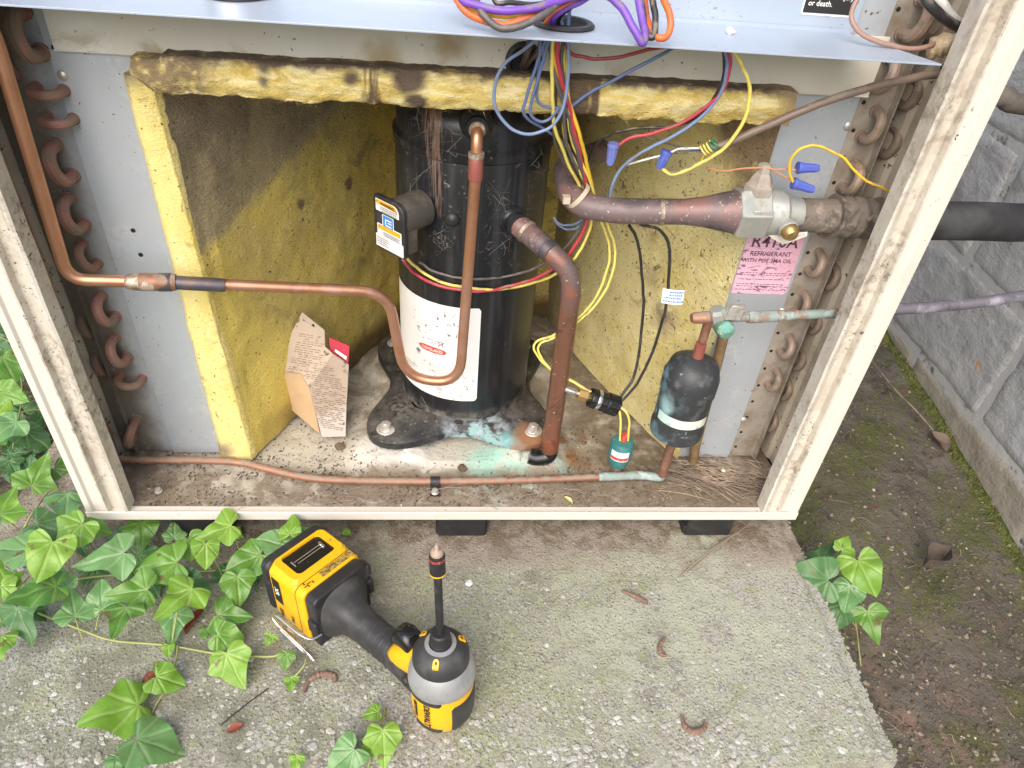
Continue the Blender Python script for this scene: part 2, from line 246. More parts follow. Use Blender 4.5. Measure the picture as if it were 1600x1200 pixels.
M_conc = mat('weathered concrete', (.335, .33, .275), .9, 0, spec=.2, layers=[
    ((.33, .35, .22), ('N', 5, .40, .58, 7, .6)), ((.38, .37, .345), ('X', ('N', 4, .44, .60, 5, .3, 9), ('L', (0, -1, 0), .04, .05, .08, 8))), ((.215, .21, .175), ('N', 9, .5, .66, 7, .5, 19)), ((.23, .22, .18), ('N', 240, .50, .62, 3, 0, 21)), ((.48, .47, .43), ('N', 300, .57, .66, 2, 0, 27)),
    ((.21, .20, .15), ('N', 26, .58, .72, 9, .6, 2)), ((.31, .33, .20), ('N', 90, .52, .64, 5, 0, 4)), ((.22, .215, .16), ('X', ('B', (.16, -.17, -.05), .22, .10, .12, 9), ('N', 22, .38, .62, 6))), ((.40, .41, .32), ('X', ('B', (.70, -.10, -.05), .20, .12, .10, 8), ('N', 30, .36, .6, 6, 0, 2))), ((.24, .225, .18), ('X', ('N', 110, .56, .66, 6, .5, 12), ('N', 8, .45, .65, 3, 0, 5))), 
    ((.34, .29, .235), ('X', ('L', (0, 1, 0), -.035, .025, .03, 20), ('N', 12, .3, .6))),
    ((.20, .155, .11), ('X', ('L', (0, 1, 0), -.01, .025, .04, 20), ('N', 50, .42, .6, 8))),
    ((.46, .455, .42), ('X', ('V', 330, .30, .15), ('N', 70, .50, .60, 2, 0, 7))),
    ((.52, .51, .48), ('X', ('V', 170, .26, .16, 4), ('N', 40, .58, .64, 2, 0, 3), ('L', (0, -1, 0), .10, .06, .08, 12))),
    ((.15, .14, .11), ('X', ('V', 200, .22, .14, 8), ('N', 60, .56, .64, 2, 0, 5))),
    ((.12, .10, .07), speck(420, .62, .67))],
    bump=[(300, .7, .0022), (60, .45, .004), (0, .45, .0018, ('V', 210, .45, .1, 2))])
M_peb = mat('pale aggregate', (.40, .39, .36), .75, layers=[((.56, .55, .52), ('N', 60, .55, .65, 2)), ((.30, .27, .22), ('N', 45, .52, .60, 2, 0, 5)), ((.4, .4, .3), ('N', 200, .5, .7))], bump=[(300, .3, .001)])
M_soil = mat('dark mossy soil', (.135, .12, .10), .95, 0, spec=.15, layers=[
    ((.19, .17, .145), ('N', 14, .45, .7, 8)), ((.085, .075, .06), ('N', 30, .52, .68, 8, .5, 3)), ((.12, .125, .055), ('N', 7, .50, .66, 9, .6, 4)), ((.14, .16, .05), ('X', ('N', 80, .50, .62, 8), ('N', 6, .44, .58, 5, 0, 4))),
    ((.23, .165, .13), ('X', ('N', 18, .46, .64, 9, .5, 8), ('L', (1, -.3, 0), .95, .02), ('L', (-1, -.4, 0), -1.08, .08), ('L', (0, -1, 0), .02, .06))),
    ((.16, .10, .075), ('N', 34, .60, .70, 8, 0, 2)), ((.07, .10, .015), ('L', (1, 0, 0), 1.308, .010, .035, 30)), ((.42, .40, .34), speck(210, .70, .73, 5)), ((.06, .05, .04), speck(150, .64, .70, 9))],
    bump=[(70, .8, .012), (300, .7, .004)])
M_block = mat('grey painted block', (.45, .46, .475), .5, 0, layers=[((.53, .535, .545), ('N', 8, .45, .7, 6)), ((.34, .335, .325), ('N', 26, .52, .72, 8, 0, 3, (1, .5, 1))), ((.20, .19, .17), ('N', 70, .64, .72, 8, .5, 13)), ((.58, .58, .58), ('N', 40, .62, .70, 8, .8, 17, (1, .6, 1.5))), ((.36, .33, .27), ('L', (0, 0, -1), .085, .03, .05, 12)),
    ((.62, .42, .27), ('B', (1.332, .352, -.010), .0095, .003, .008, 90), .8)], bump=[(0, .55, .0035, ('N', 16, .2, .8, 6, .5, 0, (1, .5, 1.5))), (110, .8, .0030), (350, .5, .0015)])
M_mortar = mat('painted mortar', (.50, .505, .51), .55, 0, layers=[((.58, .58, .575), ('N', 18, .5, .7, 5)), ((.14, .135, .13), ('X', ('N', 14, .50, .58, 6, 0, 4), ('N', 90, .4, .6)))], bump=[(60, .5, .003)])
M_dyel = mat('yellow tool plastic', (.88, .47, .01), .38, layers=[((.70, .36, .01), ('N', 30, .55, .75)), ((.30, .22, .08), ('X', ('N', 90, .60, .68, 6), ('N', 12, .45, .6)), .7)], bump=[(900, .05, .0006)])
M_dblk = mat('black tool plastic', (.022, .022, .024), .5, layers=[((.06, .058, .055), ('N', 60, .5, .72, 8), .65)], bump=[(900, .12, .0006)])
M_grip = mat('rubber grip', (.035, .035, .037), .48, layers=[((.075, .073, .07), ('N', 40, .45, .72, 8), .6)], bump=[(1200, .25, .0006)])
M_dgry = mat('cast gear housing', (.55, .56, .57), .38, .6, layers=[((.42, .43, .44), ('N', 60, .45, .7), .5)], bump=[(500, .1, .0005)])
M_gloss = mat('glossy black plastic', (.012, .012, .013), .16, layers=[((.25, .25, .25), speck(380, .69, .72), .8)])
M_chrome = mat('bright metal', (.75, .74, .72), .22, .95)
M_sticker = mat('tool sticker', (.42, .28, .06), .4, layers=[((.12, .09, .04), ('N', 330, .5, .58, 2))])
M_needle = mat('dry needles', (.19, .14, .10), .7, layers=[((.33, .25, .18), ('N', 30, .5, .6, 2))])
M_crumb = mat('dirt crumbs', (.12, .095, .07), .95, layers=[((.30, .25, .19), ('N', 70, .52, .62, 2)), ((.55, .52, .46), ('N', 90, .66, .70, 2, 0, 4))])
M_litter = mat('leaf litter', (.12, .08, .055), .8, layers=[((.25, .18, .12), ('N', 40, .5, .65))])
M_deadred = mat('dried red petal', (.22, .055, .03), .6, layers=[((.34, .13, .07), ('N', 120, .5, .65))])
M_catkin = mat('brown catkin', (.22, .135, .10), .9, layers=[((.32, .22, .16), ('N', 200, .5, .65))], bump=[(300, .8, .002)])
M_web = mat('cobweb', (.30, .29, .26), .9)
M_moss = mat('moss', (.12, .135, .035), .95, layers=[((.08, .08, .03), ('N', 60, .45, .6)), ((.20, .20, .05), ('N', 120, .58, .68))])
M_stem = mat('ivy stem', (.34, .36, .12), .55, layers=[((.22, .16, .09), ('N', 12, .5, .65))])

def leaf_mat(name, c1, c2, vein, gloss):
    s = NT(name); uv = s.n('ShaderNodeUVMap'); sep = s.n('ShaderNodeSeparateXYZ'); s.t.links.new(uv.outputs[0], sep.inputs[0])
    u = s.math('SUBTRACT', sep.outputs[0], .5); v = s.math('SUBTRACT', sep.outputs[1], .25)
    au = s.math('ABSOLUTE', u); dmin = None
    for a in (0, 38, 78, 118):
        ca, sa = math.cos(rad(a)), math.sin(rad(a))
        perp = s.math('ABSOLUTE', s.math('SUBTRACT', s.math('MULTIPLY', au, ca), s.math('MULTIPLY', v, sa)))
        along = s.math('ADD', s.math('MULTIPLY', au, sa), s.math('MULTIPLY', v, ca))
        perp = s.math('ADD', perp, s.math('MULTIPLY', s.math('LESS_THAN', along, 0.0), 1.0))
        dmin = perp if dmin is None else s.math('MINIMUM', dmin, perp)
    vm = s.ramp(dmin, .009, .002)
    glow = s.ramp(dmin, .06, .0)
    oi = s.n('ShaderNodeObjectInfo')
    mx = s.n('ShaderNodeMix', data_type='RGBA'); s.put(mx.inputs[0], s.math('ADD', s.math('MULTIPLY', oi.outputs['Random'], .85), s.math('MULTIPLY', s.ramp(s.noise(60, 4), .35, .65), .3))); s.put(mx.inputs[6], c1); s.put(mx.inputs[7], c2)
    m1 = s.n('ShaderNodeMix', data_type='RGBA'); s.put(m1.inputs[0], s.math('MULTIPLY', glow, .22)); s.put(m1.inputs[6], mx.outputs[2]); s.put(m1.inputs[7], vein)
    m2 = s.n('ShaderNodeMix', data_type='RGBA'); s.put(m2.inputs[0], s.math('MULTIPLY', vm, .5)); s.put(m2.inputs[6], m1.outputs[2]); s.put(m2.inputs[7], vein)
    s.put(s.b.inputs['Base Color'], m2.outputs[2]); s.b.inputs['Roughness'].default_value = gloss; s.b.inputs['Specular IOR Level'].default_value = .55
    bp = s.n('ShaderNodeBump'); bp.inputs['Strength'].default_value = .5; bp.inputs['Distance'].default_value = .002
    s.put(bp.inputs['Height'], s.math('SUBTRACT', s.noise(90, 3), s.math('MULTIPLY', glow, .6))); s.t.links.new(bp.outputs[0], s.b.inputs['Normal'])
    oi2 = s.n('ShaderNodeVectorMath', operation='ADD'); s.t.links.new(s.pos, oi2.inputs[0])
    bl = s.n('ShaderNodeMix', data_type='RGBA'); s.put(bl.inputs[0], s.math('MULTIPLY', s.ramp(s.noise(70, 3, .6, 0, 5), .64, .70), .8)); s.put(bl.inputs[6], m2.outputs[2]); s.put(bl.inputs[7], (.16, .11, .04))
    du = s.n('ShaderNodeMix', data_type='RGBA'); s.put(du.inputs[0], s.math('MULTIPLY', s.ramp(s.noise(160, 5, .6, 0, 2), .5, .75), .35)); s.put(du.inputs[6], bl.outputs[2]); s.put(du.inputs[7], (.22, .24, .15)); m2 = du
    s.put(s.b.inputs['Base Color'], m2.outputs[2])
    tr = s.n('ShaderNodeBsdfTranslucent'); s.put(tr.inputs[0], m2.outputs[2]); ms = s.n('ShaderNodeMixShader'); ms.inputs[0].default_value = .28
    s.t.links.new(s.b.outputs[0], ms.inputs[1]); s.t.links.new(tr.outputs[0], ms.inputs[2]); s.t.links.new(ms.outputs[0], s.out.inputs[0])
    return s.m
LEAF = {'L': leaf_mat('young ivy leaf', (.15, .33, .025), (.25, .45, .055), (.50, .66, .22), .38),
        'M': leaf_mat('ivy leaf', (.07, .19, .025), (.16, .35, .045), (.32, .46, .14), .34),
        'D': leaf_mat('old ivy leaf', (.04, .12, .035), (.10, .23, .07), (.22, .36, .18), .36),
        'P': leaf_mat('pale ivy leaf', (.13, .30, .09), (.22, .42, .15), (.42, .56, .32), .28)}

# ------------------------------------------------------------------ mesh helpers
class MB:
    def __init__(s): s.v = []; s.f = []; s.uv = {}
    def add(s, vs, fs):
        o = len(s.v); s.v += [Vector(p) for p in vs]; s.f += [tuple(i + o for i in f) for f in fs]; return s
    def box(s, a, b):
        x0, y0, z0 = a; x1, y1, z1 = b
        return s.add([(x0, y0, z0), (x1, y0, z0), (x1, y1, z0), (x0, y1, z0), (x0, y0, z1), (x1, y0, z1), (x1, y1, z1), (x0, y1, z1)],
                     [(0, 3, 2, 1), (4, 5, 6, 7), (0, 1, 5, 4), (1, 2, 6, 5), (2, 3, 7, 6), (3, 0, 4, 7)])
    def prism(s, poly, z0, z1, fn=None):
        n = len(poly); fn = fn or (lambda x, y, z: (x, y, z))
        s.add([fn(x, y, z0) for x, y in poly] + [fn(x, y, z1) for x, y in poly],
              [tuple(range(n))[::-1], tuple(range(n, 2 * n))] + [(i, (i + 1) % n, n + (i + 1) % n, n + i) for i in range(n)]); return s
    def tube(s, pts, r, seg=12, cap=True):
        pts = [Vector(p) for p in pts]; n = len(pts); rs = r if isinstance(r, (list, tuple)) else [r] * n
        T = [(pts[min(i + 1, n - 1)] - pts[max(i - 1, 0)]).normalized() for i in range(n)]
        up = Vector((0, 0, 1)) if abs(T[0].z) < .9 else Vector((1, 0, 0))
        N = T[0].cross(up).normalized(); vs = []
        for i in range(n):
            N = (N - T[i] * N.dot(T[i])).normalized(); B = T[i].cross(N)
            for k in range(seg):
                a = 2 * math.pi * k / seg; vs.append(pts[i] + (N * math.cos(a) + B * math.sin(a)) * rs[i])
        fs = [(i * seg + k, i * seg + (k + 1) % seg, (i + 1) * seg + (k + 1) % seg, (i + 1) * seg + k) for i in range(n - 1) for k in range(seg)]
        if cap: fs += [tuple(range(seg))[::-1], tuple(range((n - 1) * seg, n * seg))]
        return s.add(vs, fs)
    def lathe(s, prof, base=(0, 0, 0), axis=(0, 0, 1), seg=32, cap=True, a0=0, a1=360, oval=1):
        ax = Vector(axis).normalized(); u = ax.orthogonal().normalized() if abs(ax.z) < .99 else Vector((1, 0, 0)); w_ = ax.cross(u)
        full = abs(a1 - a0 - 360) < 1e-6; ns = seg if full else seg + 1; vs = []
        for r, h in prof:
            for k in range(ns):
                a = rad(a0 + (a1 - a0) * k / seg); vs.append(Vector(base) + ax * h + (u * math.cos(a) + w_ * math.sin(a) * oval) * r)
        fs = []
        for i in range(len(prof) - 1):
            for k in range(seg):
                k2 = (k + 1) % ns if full else k + 1
                fs.append((i * ns + k, i * ns + k2, (i + 1) * ns + k2, (i + 1) * ns + k))
        if cap and full:
            fs.append(tuple(range(ns))[::-1]); fs.append(tuple(range((len(prof) - 1) * ns, len(prof) * ns)))
        return s.add(vs, fs)
    def grid(s, nx, ny, fn):
        return s.add([fn(i / nx, j / ny) for j in range(ny + 1) for i in range(nx + 1)],
                     [(j * (nx + 1) + i, j * (nx + 1) + i + 1, (j + 1) * (nx + 1) + i + 1, (j + 1) * (nx + 1) + i) for j in range(ny) for i in range(nx)])
def smooth_path(pts, k=6):
    """Catmull-Rom through the points"""
    P = [Vector(p) for p in pts]; out = []
    for i in range(len(P) - 1):
        p0 = P[i - 1] if i else P[0] * 2 - P[1]; p1, p2 = P[i], P[i + 1]; p3 = P[i + 2] if i + 2 < len(P) else P[-1] * 2 - P[-2]
        for j in range(k):
            t = j / k; out.append(.5 * ((2 * p1) + (p2 - p0) * t + (2 * p0 - 5 * p1 + 4 * p2 - p3) * t * t + (3 * p1 - p0 - 3 * p2 + p3) * t ** 3))
    out.append(P[-1]); return out
def round_path(pts, r, k=7):
    """straight runs joined by bends of radius about r"""
    P = [Vector(p) for p in pts]; out = [P[0]]
    for i in range(1, len(P) - 1):
        a, b, c = P[i - 1], P[i], P[i + 1]; rr = r[i] if isinstance(r, (list, tuple)) else r
        d1 = min(rr, (a - b).length * .49); d2 = min(rr, (c - b).length * .49)
        p, q = b + (a - b).normalized() * d1, b + (c - b).normalized() * d2
        for j in range(k + 1):
            t = j / k; out.append(p * (1 - t) ** 2 + b * 2 * t * (1 - t) + q * t * t)
    out.append(P[-1]); return out
def obj(name, mb, m_, parent=None, smooth=35, bevel=0, origin=None, local=False, kind=None):
    me = bpy.data.meshes.new(name)
    o = bpy.data.objects.new(name, me)
    off = Vector((0, 0, 0))
    if not local:
        if parent is not None:
            q = parent
            while q is not None: off = off + q.location; q = q.parent
        elif origin is not None: off = Vector(origin); o.location = off
        elif mb.v:
            off = Vector((sum(v.x for v in mb.v) / len(mb.v), sum(v.y for v in mb.v) / len(mb.v), min(v.z for v in mb.v))); o.location = off
    me.from_pydata([v - off for v in mb.v], [], mb.f); me.update()
    me.materials.append(m_)
    COL.objects.link(o)
    if parent is not None: o.parent = parent
    if smooth:
        me.shade_smooth(); me.set_sharp_from_angle(angle=rad(smooth))
    if bevel:
        b = o.modifiers.new('bevel', 'BEVEL'); b.width = bevel; b.segments = 2; b.limit_method = 'ANGLE'; b.angle_limit = rad(40)
    if kind: o['kind'] = kind
    return o
def thing(name, label, cat, loc=(0, 0, 0), group=None, rot=None):
    o = bpy.data.objects.new(name, None); COL.objects.link(o); o.location = loc; o.empty_display_size = .02
    o['label'] = label; o['category'] = cat
    if group: o['group'] = group
    if rot: o.rotation_euler = rot
    return o
def tag(o, label, cat, group=None):
    o['label'] = label; o['category'] = cat
    if group: o['group'] = group
    return o
def text_mb(txt, size, fn, extrude=0.0, align='CENTER', bold=0.0):
    """flat lettering laid by fn(x, y) -> world"""
    c = bpy.data.curves.new('t', 'FONT'); c.body = txt; c.size = size; c.align_x = align; c.offset = bold; c.resolution_u = 2
    o = bpy.data.objects.new('t', c); COL.objects.link(o)
    me = bpy.data.meshes.new_from_object(o); mb = MB(); mb.add([fn(v.co.x, v.co.y) for v in me.vertices], [tuple(p.vertices) for p in me.polygons])
    bpy.data.objects.remove(o); bpy.data.curves.remove(c); bpy.data.meshes.remove(me)
    return mb
def path3(pts): return [at(*p) if not isinstance(p, Vector) else p for p in pts]
def fbm(p, sc, o=5): return noise.fractal(Vector(p) * sc, .9, 2.0, o)

# ================================================================== SETTING
# ---- ground, one sheet, fine near the unit
def gz(x, y):
    z = -.12 - (.6 - max(min(y, .62), -.6)) * .125
    z += .010 * fbm((x, y, 1), 4) + .0035 * fbm((x, y, 5), 26) + .0016 * fbm((x, y, 9), 90)
    if 1.26 < x < 1.333: z += .012 * ((x - 1.26) / .073) ** 2
    d = math.hypot(x - 1.165, y - .065)
    if d < .05: z -= .018 * (1 - d / .05)
    return z
def spread(t):                       # dense in the middle, stretching to the horizon
    a = abs(t); return math.copysign(a * 1.05 if a < .85 else .8925 + ((a - .85) / .15) ** 4 * 60, t)
g = MB(); NG = 300
g.grid(NG, NG, lambda u, v: (lambda x, y: (x, y, gz(x, y)))(spread(u * 2 - 1) + .55, spread(v * 2 - 1) + .2))
gr = obj('ground', g, M_soil, smooth=180, kind='structure')

# ---- concrete slab the unit stands on, worn edges
slab = MB()
xs0, xs1, ys0, ys1 = -.13, .883, -.272, 1.0
def edge_x(y): return xs1 + .004 * fbm((3, y, 0), 14) + .0025 * fbm((7, y, 0), 60)
def edge_y(x): return ys0 - max(0, (.88 - x)) * .065 + .003 * fbm((x, 2, 0), 14) + .002 * fbm((x, 5, 0), 70)
def slab_top(u, v):
    x = xs0 + (xs1 - xs0) * u; y = ys0 + (ys1 - ys0) * (v ** 1.6)
    ex = edge_x(y); x = min(x, xs1) + (ex - xs1) * max(0, (u - .9) / .1)
    y = y + (edge_y(x) - ys0) * max(0, 1 - v / .3)
    z = -.05 + .0012 * fbm((x, y, 0), 9) + .0007 * fbm((x, y, 3), 60)
    if u > .985: z -= .004
    if v < .008: z -= .003
    return (x, y, z)
nx, ny = 240, 200
slab.grid(nx, ny, slab_top)
base_i = len(slab.v)
ring = [i for i in range(nx + 1)] + [(j) * (nx + 1) + nx for j in range(1, ny + 1)]
for i in ring:
    p = slab.v[i]; slab.v.append(Vector((p.x + .006 * fbm(p, 30), p.y - .003 + .004 * fbm(p, 26), -.085)))
for i in ring:
    p = slab.v[i]; slab.v.append(Vector((p.x - .002 + .006 * fbm(p, 22), p.y + .002, -.26)))
nr = len(ring)
for k in range(nr - 1):
    a, b = ring[k], ring[k + 1]; slab.f.append((a, base_i + k, base_i + k + 1, b)); slab.f.append((base_i + k, base_i + nr + k, base_i + nr + k + 1, base_i + k + 1))
slab_o = obj('concrete_slab', slab, M_conc, smooth=50, kind='structure')
peb = MB()
def pebble(mb, c, r, flat=.45):
    a = random.random() * 6.28; vs = []
    st = random.uniform(.6, 1)
    for (x, y, z) in ((1, 0, 0), (.5, .85, 0), (-.5, .85, 0), (-1, 0, 0), (-.5, -.85, 0), (.5, -.85, 0)):
        k = random.uniform(.75, 1.15); X = x * r * k; Y = y * r * k * st; vs.append((c[0] + X * math.cos(a) - Y * math.sin(a), c[1] + X * math.sin(a) + Y * math.cos(a), c[2]))
    n6 = [(v[0] * .6 + c[0] * .4, v[1] * .6 + c[1] * .4, c[2] + r * flat) for v in vs]
    mb.add(vs + n6, [(i, (i + 1) % 6, 6 + (i + 1) % 6, 6 + i) for i in range(6)] + [(6, 7, 8, 9, 10, 11)])
for i in range(2600):
    x = random.uniform(-.1, .86); y = -.27 + abs(random.gauss(0, .07)); 
    if random.random() < .15: y = random.uniform(-.26, .0)
    if y < edge_y(x) + .008 or y > 0: continue
    pebble(peb, (x, y, -.0502), random.choice((.0009, .0012, .0015, .0019, .0024, .0038)) * random.uniform(.7, 1.2), .25)
for i in range(420):
    x = random.uniform(-.1, .87); y = -.275 + abs(random.gauss(0, .035))
    if y > edge_y(x) + .006: pebble(peb, (x, y, -.0502), random.uniform(.0022, .0055), .30)
crumb_edge = MB()
for i in range(260):
    y = random.uniform(-.27, .05); pebble(crumb_edge, (edge_x(y) - random.uniform(-.003, .002), y, -.0560 + random.uniform(-.006, .002)), random.uniform(.0012, .0034), .5)
obj('crumbled_edge', crumb_edge, M_conc, parent=slab_o, kind='stuff', smooth=30)
obj('exposed_aggregate', peb, M_peb, parent=slab_o, kind='stuff', smooth=30)

# ---- painted block wall to the right
wall = thing('block_wall', 'grey painted concrete block wall to the right of the unit', 'wall', (1.333, .3, -.29))
WX = 1.333
mo = MB(); mo.box((WX - .0035, -1.2, -.35), (WX + .19, 3.2, 1.75)); obj('mortar', mo, M_mortar, parent=wall, smooth=0)
bm_ = MB(); nyb, nzb = 52, 28
def bf(u, v):
    y = u * .393; z = v * .193; e = min(u, 1 - u) * .393; e2 = min(v, 1 - v) * .193; k = min(1, min(e, e2) / .014)
    return (-.0015 - .0045 * min(1, max(0, k)) ** .5 - .0022 * fbm((y, z, 0), 12) - .0012 * fbm((y, z, 3), 40), y, z)
bm_.grid(nyb, nzb, bf)
blocks = []
base_me = None
for c, z0 in enumerate([-.29 + .2 * i for i in range(10)]):
    offy = .296 if c % 2 == 1 else .096
    for k in range(-4, 7):
        y0 = offy + .4 * k + .004
        if base_me is None:
            q = MB()
            n0 = (nyb + 1) * (nzb + 1); q.v = [v.copy() for v in bm_.v]; q.f = [f[::-1] for f in bm_.f]
            rim = [i for i in range(nyb + 1)] + [j * (nyb + 1) + nyb for j in range(1, nzb + 1)] + [nzb * (nyb + 1) + i for i in range(nyb - 1, -1, -1)] + [j * (nyb + 1) for j in range(nzb - 1, 0, -1)]
            for i in rim: q.v.append(Vector((.02, q.v[i].y, q.v[i].z)))
            L_ = len(rim)
            for i in range(L_): q.f.append((rim[i], rim[(i + 1) % L_], n0 + (i + 1) % L_, n0 + i))
            b0 = obj('block', q, M_block, parent=wall, local=True, smooth=40); base_me = b0.data; b = b0
        else:
            b = bpy.data.objects.new('block', base_me); COL.objects.link(b); b.parent = wall
        b.location = Vector((WX, y0, z0 + .004)) - wall.location + Vector((random.uniform(-.001, .0015), 0, 0))
ms = MB()
for i in range(2600):
    y = random.uniform(-.5, .75); x = WX - .010 - abs(random.gauss(0, .007)) - .006 * fbm((1, y, 0), 20); z = gz(x, y)
    h = random.uniform(.002, .006); a = random.random() * 6.28
    ms.add([(x, y, z + h), (x + .004 * math.cos(a), y + .004 * math.sin(a), z - .002), (x + .004 * math.cos(a + 2.1), y + .004 * math.sin(a + 2.1), z - .002), (x + .004 * math.cos(a + 4.2), y + .004 * math.sin(a + 4.2), z - .002)], [(0, 1, 2), (0, 2, 3), (0, 3, 1)])
tag(obj('moss', ms, M_moss, smooth=60, kind='stuff'), 'strip of green moss along the foot of the grey block wall', 'moss')

# ================================================================== CABINET
WID = .86
cab = thing('air_conditioner_cabinet', 'open cream air conditioner cabinet with dirty posts standing on the slab', 'air conditioner', (WID / 2, .4, 0))
# base rail: front lip and the ledge behind it
rail = MB(); rail.box((0, -.0005, 0), (WID, .0025, .013)); rail.box((.002, .0025, .009), (WID - .002, .012, .0105)); obj('bottom_rail', rail, M_cream, cab, bevel=.0008)
# pan with embossed bosses
feet = [(.337, .118), (.529, .118), (.337, .308), (.529, .308)]
def panz(x, y):
    z = .010
    for fx, fy in feet:
        d = math.hypot((x - fx), (y - fy + .012)); z += .014 * max(0, min(1, (.062 - d) / .030))
    if .36 < x < .51 and .08 < y < .33: z += .006
    z += .0016 * fbm((x, y, 0), 22) + .0007 * fbm((x, y, 4), 110)
    d = math.hypot(x - .635, y - .03); z -= .003 * max(0, 1 - d / .03)
    return z
pan = MB(); pan.grid(260, 150, lambda u, v: (lambda x, y: (x, y, panz(x, y)))(.004 + u * (WID - .008), .011 + v * .60)); obj('base_pan', pan, M_pan, cab, smooth=180)
under = MB(); under.box((.004, .004, .001), (WID - .004, .84, .003)); obj('underside', under, M_rubber, cab)
# posts
def post(side):
    prof = [(.0, .05), (.0, .0025), (.0015, .0005), (.0035, .0), (.0085, .0), (.0105, .0032), (.022, .0036), (.0235, .0008), (.0255, .0008), (.027, .0085), (.0375, .0085), (.0395, .0032), (.0455, .0), (.0480, .001), (.0480, .020), (.0465, .020), (.0465, .004), (.030, .012), (.014, .0075), (.003, .006), (.003, .05)]
    f = (lambda x: x) if side < 0 else (lambda x: WID - x)
    a, b = MB(), MB(); hz = .90; NS = 60
    def strip(mb, idx):
        P_ = [prof[i] for i in idx]; n_ = len(P_)
        vs = []; 
        for k in range(NS + 1):
            z = .0105 + (hz - .0105) * k / NS
            for (x, y) in P_: vs.append((f(x + (.0006 * fbm((x, 0, z), 18) if x > .02 else 0)), y + (.0005 * fbm((x, 3, z), 25) if x > .02 else 0), z))
        fs = [(k * n_ + i, k * n_ + i + 1, (k + 1) * n_ + i + 1, (k + 1) * n_ + i) for k in range(NS) for i in range(n_ - 1)]
        if side > 0: fs = [q[::-1] for q in fs]
        mb.add(vs, fs)
    strip(a, list(range(0, 8))); strip(b, list(range(7, len(prof) - 3)))
    strip(a, list(range(len(prof) - 4, len(prof))))
    a.add([(f(p[0]), p[1], hz) for p in prof], [tuple(range(len(prof)))])
    p_ = obj('corner_post', a, M_cream, cab, smooth=28); obj('inner_flange', b, M_creamd, p_, smooth=28)
post(-1); post(1)
sp = MB(); sp.box((WID - .0032, .0502, .012), (WID - .0008, .86, .90)); obj('side_panel', sp, M_cream_in, cab)
sp = MB(); sp.box((.0008, .0502, .012), (.0032, .86, .90)); obj('side_panel', sp, M_cream_in, cab)
bp_ = MB(); bp_.box((.004, .858, .012), (WID - .004, .861, .90)); obj('back_panel', bp_, M_cream_in, cab)
tp = MB(); tp.box((-.004, -.004, .901), (WID + .004, .866, .915)); obj('top_cover', tp, M_cream, cab, bevel=.002)
# beige corner brackets behind the posts
for sgn in (-1, 1):
    f = (lambda x: x) if sgn < 0 else (lambda x: WID - x)
    q = MB(); pr = [(f(.0036), .056), (f(.0036), .094), (f(.0085), .101), (f(.0105), .122), (f(.0095), .1225), (f(.0070), .103), (f(.0026 + .0022), .098)]
    q.prism(pr, .013, .895); obj('corner_bracket', q, M_cream_in, cab, smooth=20)
ibar = MB()
for (y0, y1) in ((200, 452), (470, 655)):
    z1 = at(75 if y0 == 200 else 105, y0, .062).z; z0 = at(100, y1, .062).z
    if y0 == 200: z1 = .9
    ibar.box((.0125, .058, z0), (.0205, .064, z1))
obj('inner_bar', ibar, M_cream_in, cab, bevel=.001)
# divider panel and control tray
dv = MB(); dv.box((.078, .0935, .4925), (.802, .0955, .545)); dv.box((.078, .0925, .4925), (.802, .0935, .4938)); obj('divider_panel', dv, M_divider, cab, bevel=.0004)
tray = MB()
tray.prism([(-.02, .007), (.800, .004), (.762, .094), (-.02, .094)], .5448, .5464)
tray_o = obj('control_tray', tray, M_galvs, cab, bevel=.0003)
cw = MB(); cw.box((-.02, .094, .5464), (.7665, .0955, .90)); obj('control_panel', cw, M_galvs, tray_o)
ft = MB(); ft.prism([(-.02, .0935), (.7655, .0935), (.7655, .0925), (-.02, .0925)], .5464, .5495); obj('fold_strip', ft, M_galvs, tray_o)
gro = MB()
gc = atZ(880, 40, .5466); gc.y = .052; gc.z = .5466
gro.lathe([(.024, 0), (.026, .0012), (.024, .003), (.020, .003), (.019, .0)], base=gc, seg=36, cap=False); obj('cable_grommet', gro, M_rubber, tray_o)
gh = MB(); gh.lathe([(.0195, .0003), (.0001, .0004)], base=gc, seg=28, cap=False); obj('grommet_opening', gh, M_hole, tray_o, smooth=0)
# galvanised corner plates with rivets
def disc(mb, c, r, ax, h=.0004, seg=14): mb.lathe([(r, 0), (r, h), (.00001, h)], base=c, axis=ax, seg=seg, cap=False)
gp = MB(); gp.box((.0690, .1005, .012), (.150, .1018, .4915)); gpo = obj('corner_plate', gp, M_galv, cab)
gp = MB(); gp.box((.0690, .0990, .4955), (.0780, .1003, .90)); obj('corner_plate', gp, M_galv, cab)
gp = MB(); gp.box((.7662, .0985, .4955), (.7985, .0998, .90)); obj('corner_plate', gp, M_galv, cab)
gp = MB(); gp.box((.7245, .1005, .012), (.7985, .1018, .4915)); gpr = obj('corner_plate', gp, M_galv, cab)
for po, pxs in ((gpo, ((98, 118),)), (gpr, ((1325, 197), (1162, 656), (1222, 486)))):
    for p in pxs:
        r_ = MB(); c = at(p[0], p[1], .1003); r_.lathe([(.0046, 0), (.0044, .0006), (.0032, .0016), (.0001, .0020)], base=c, axis=(0, -1, 0), seg=18, cap=False); obj('rivet', r_, M_steel, po)
hl = MB()
for p in ((208, 360), (220, 398)): disc(hl, at(p[0], p[1], .1004), .0024, (0, -1, 0))
obj('panel_hole', hl, M_hole, gpo, smooth=0)
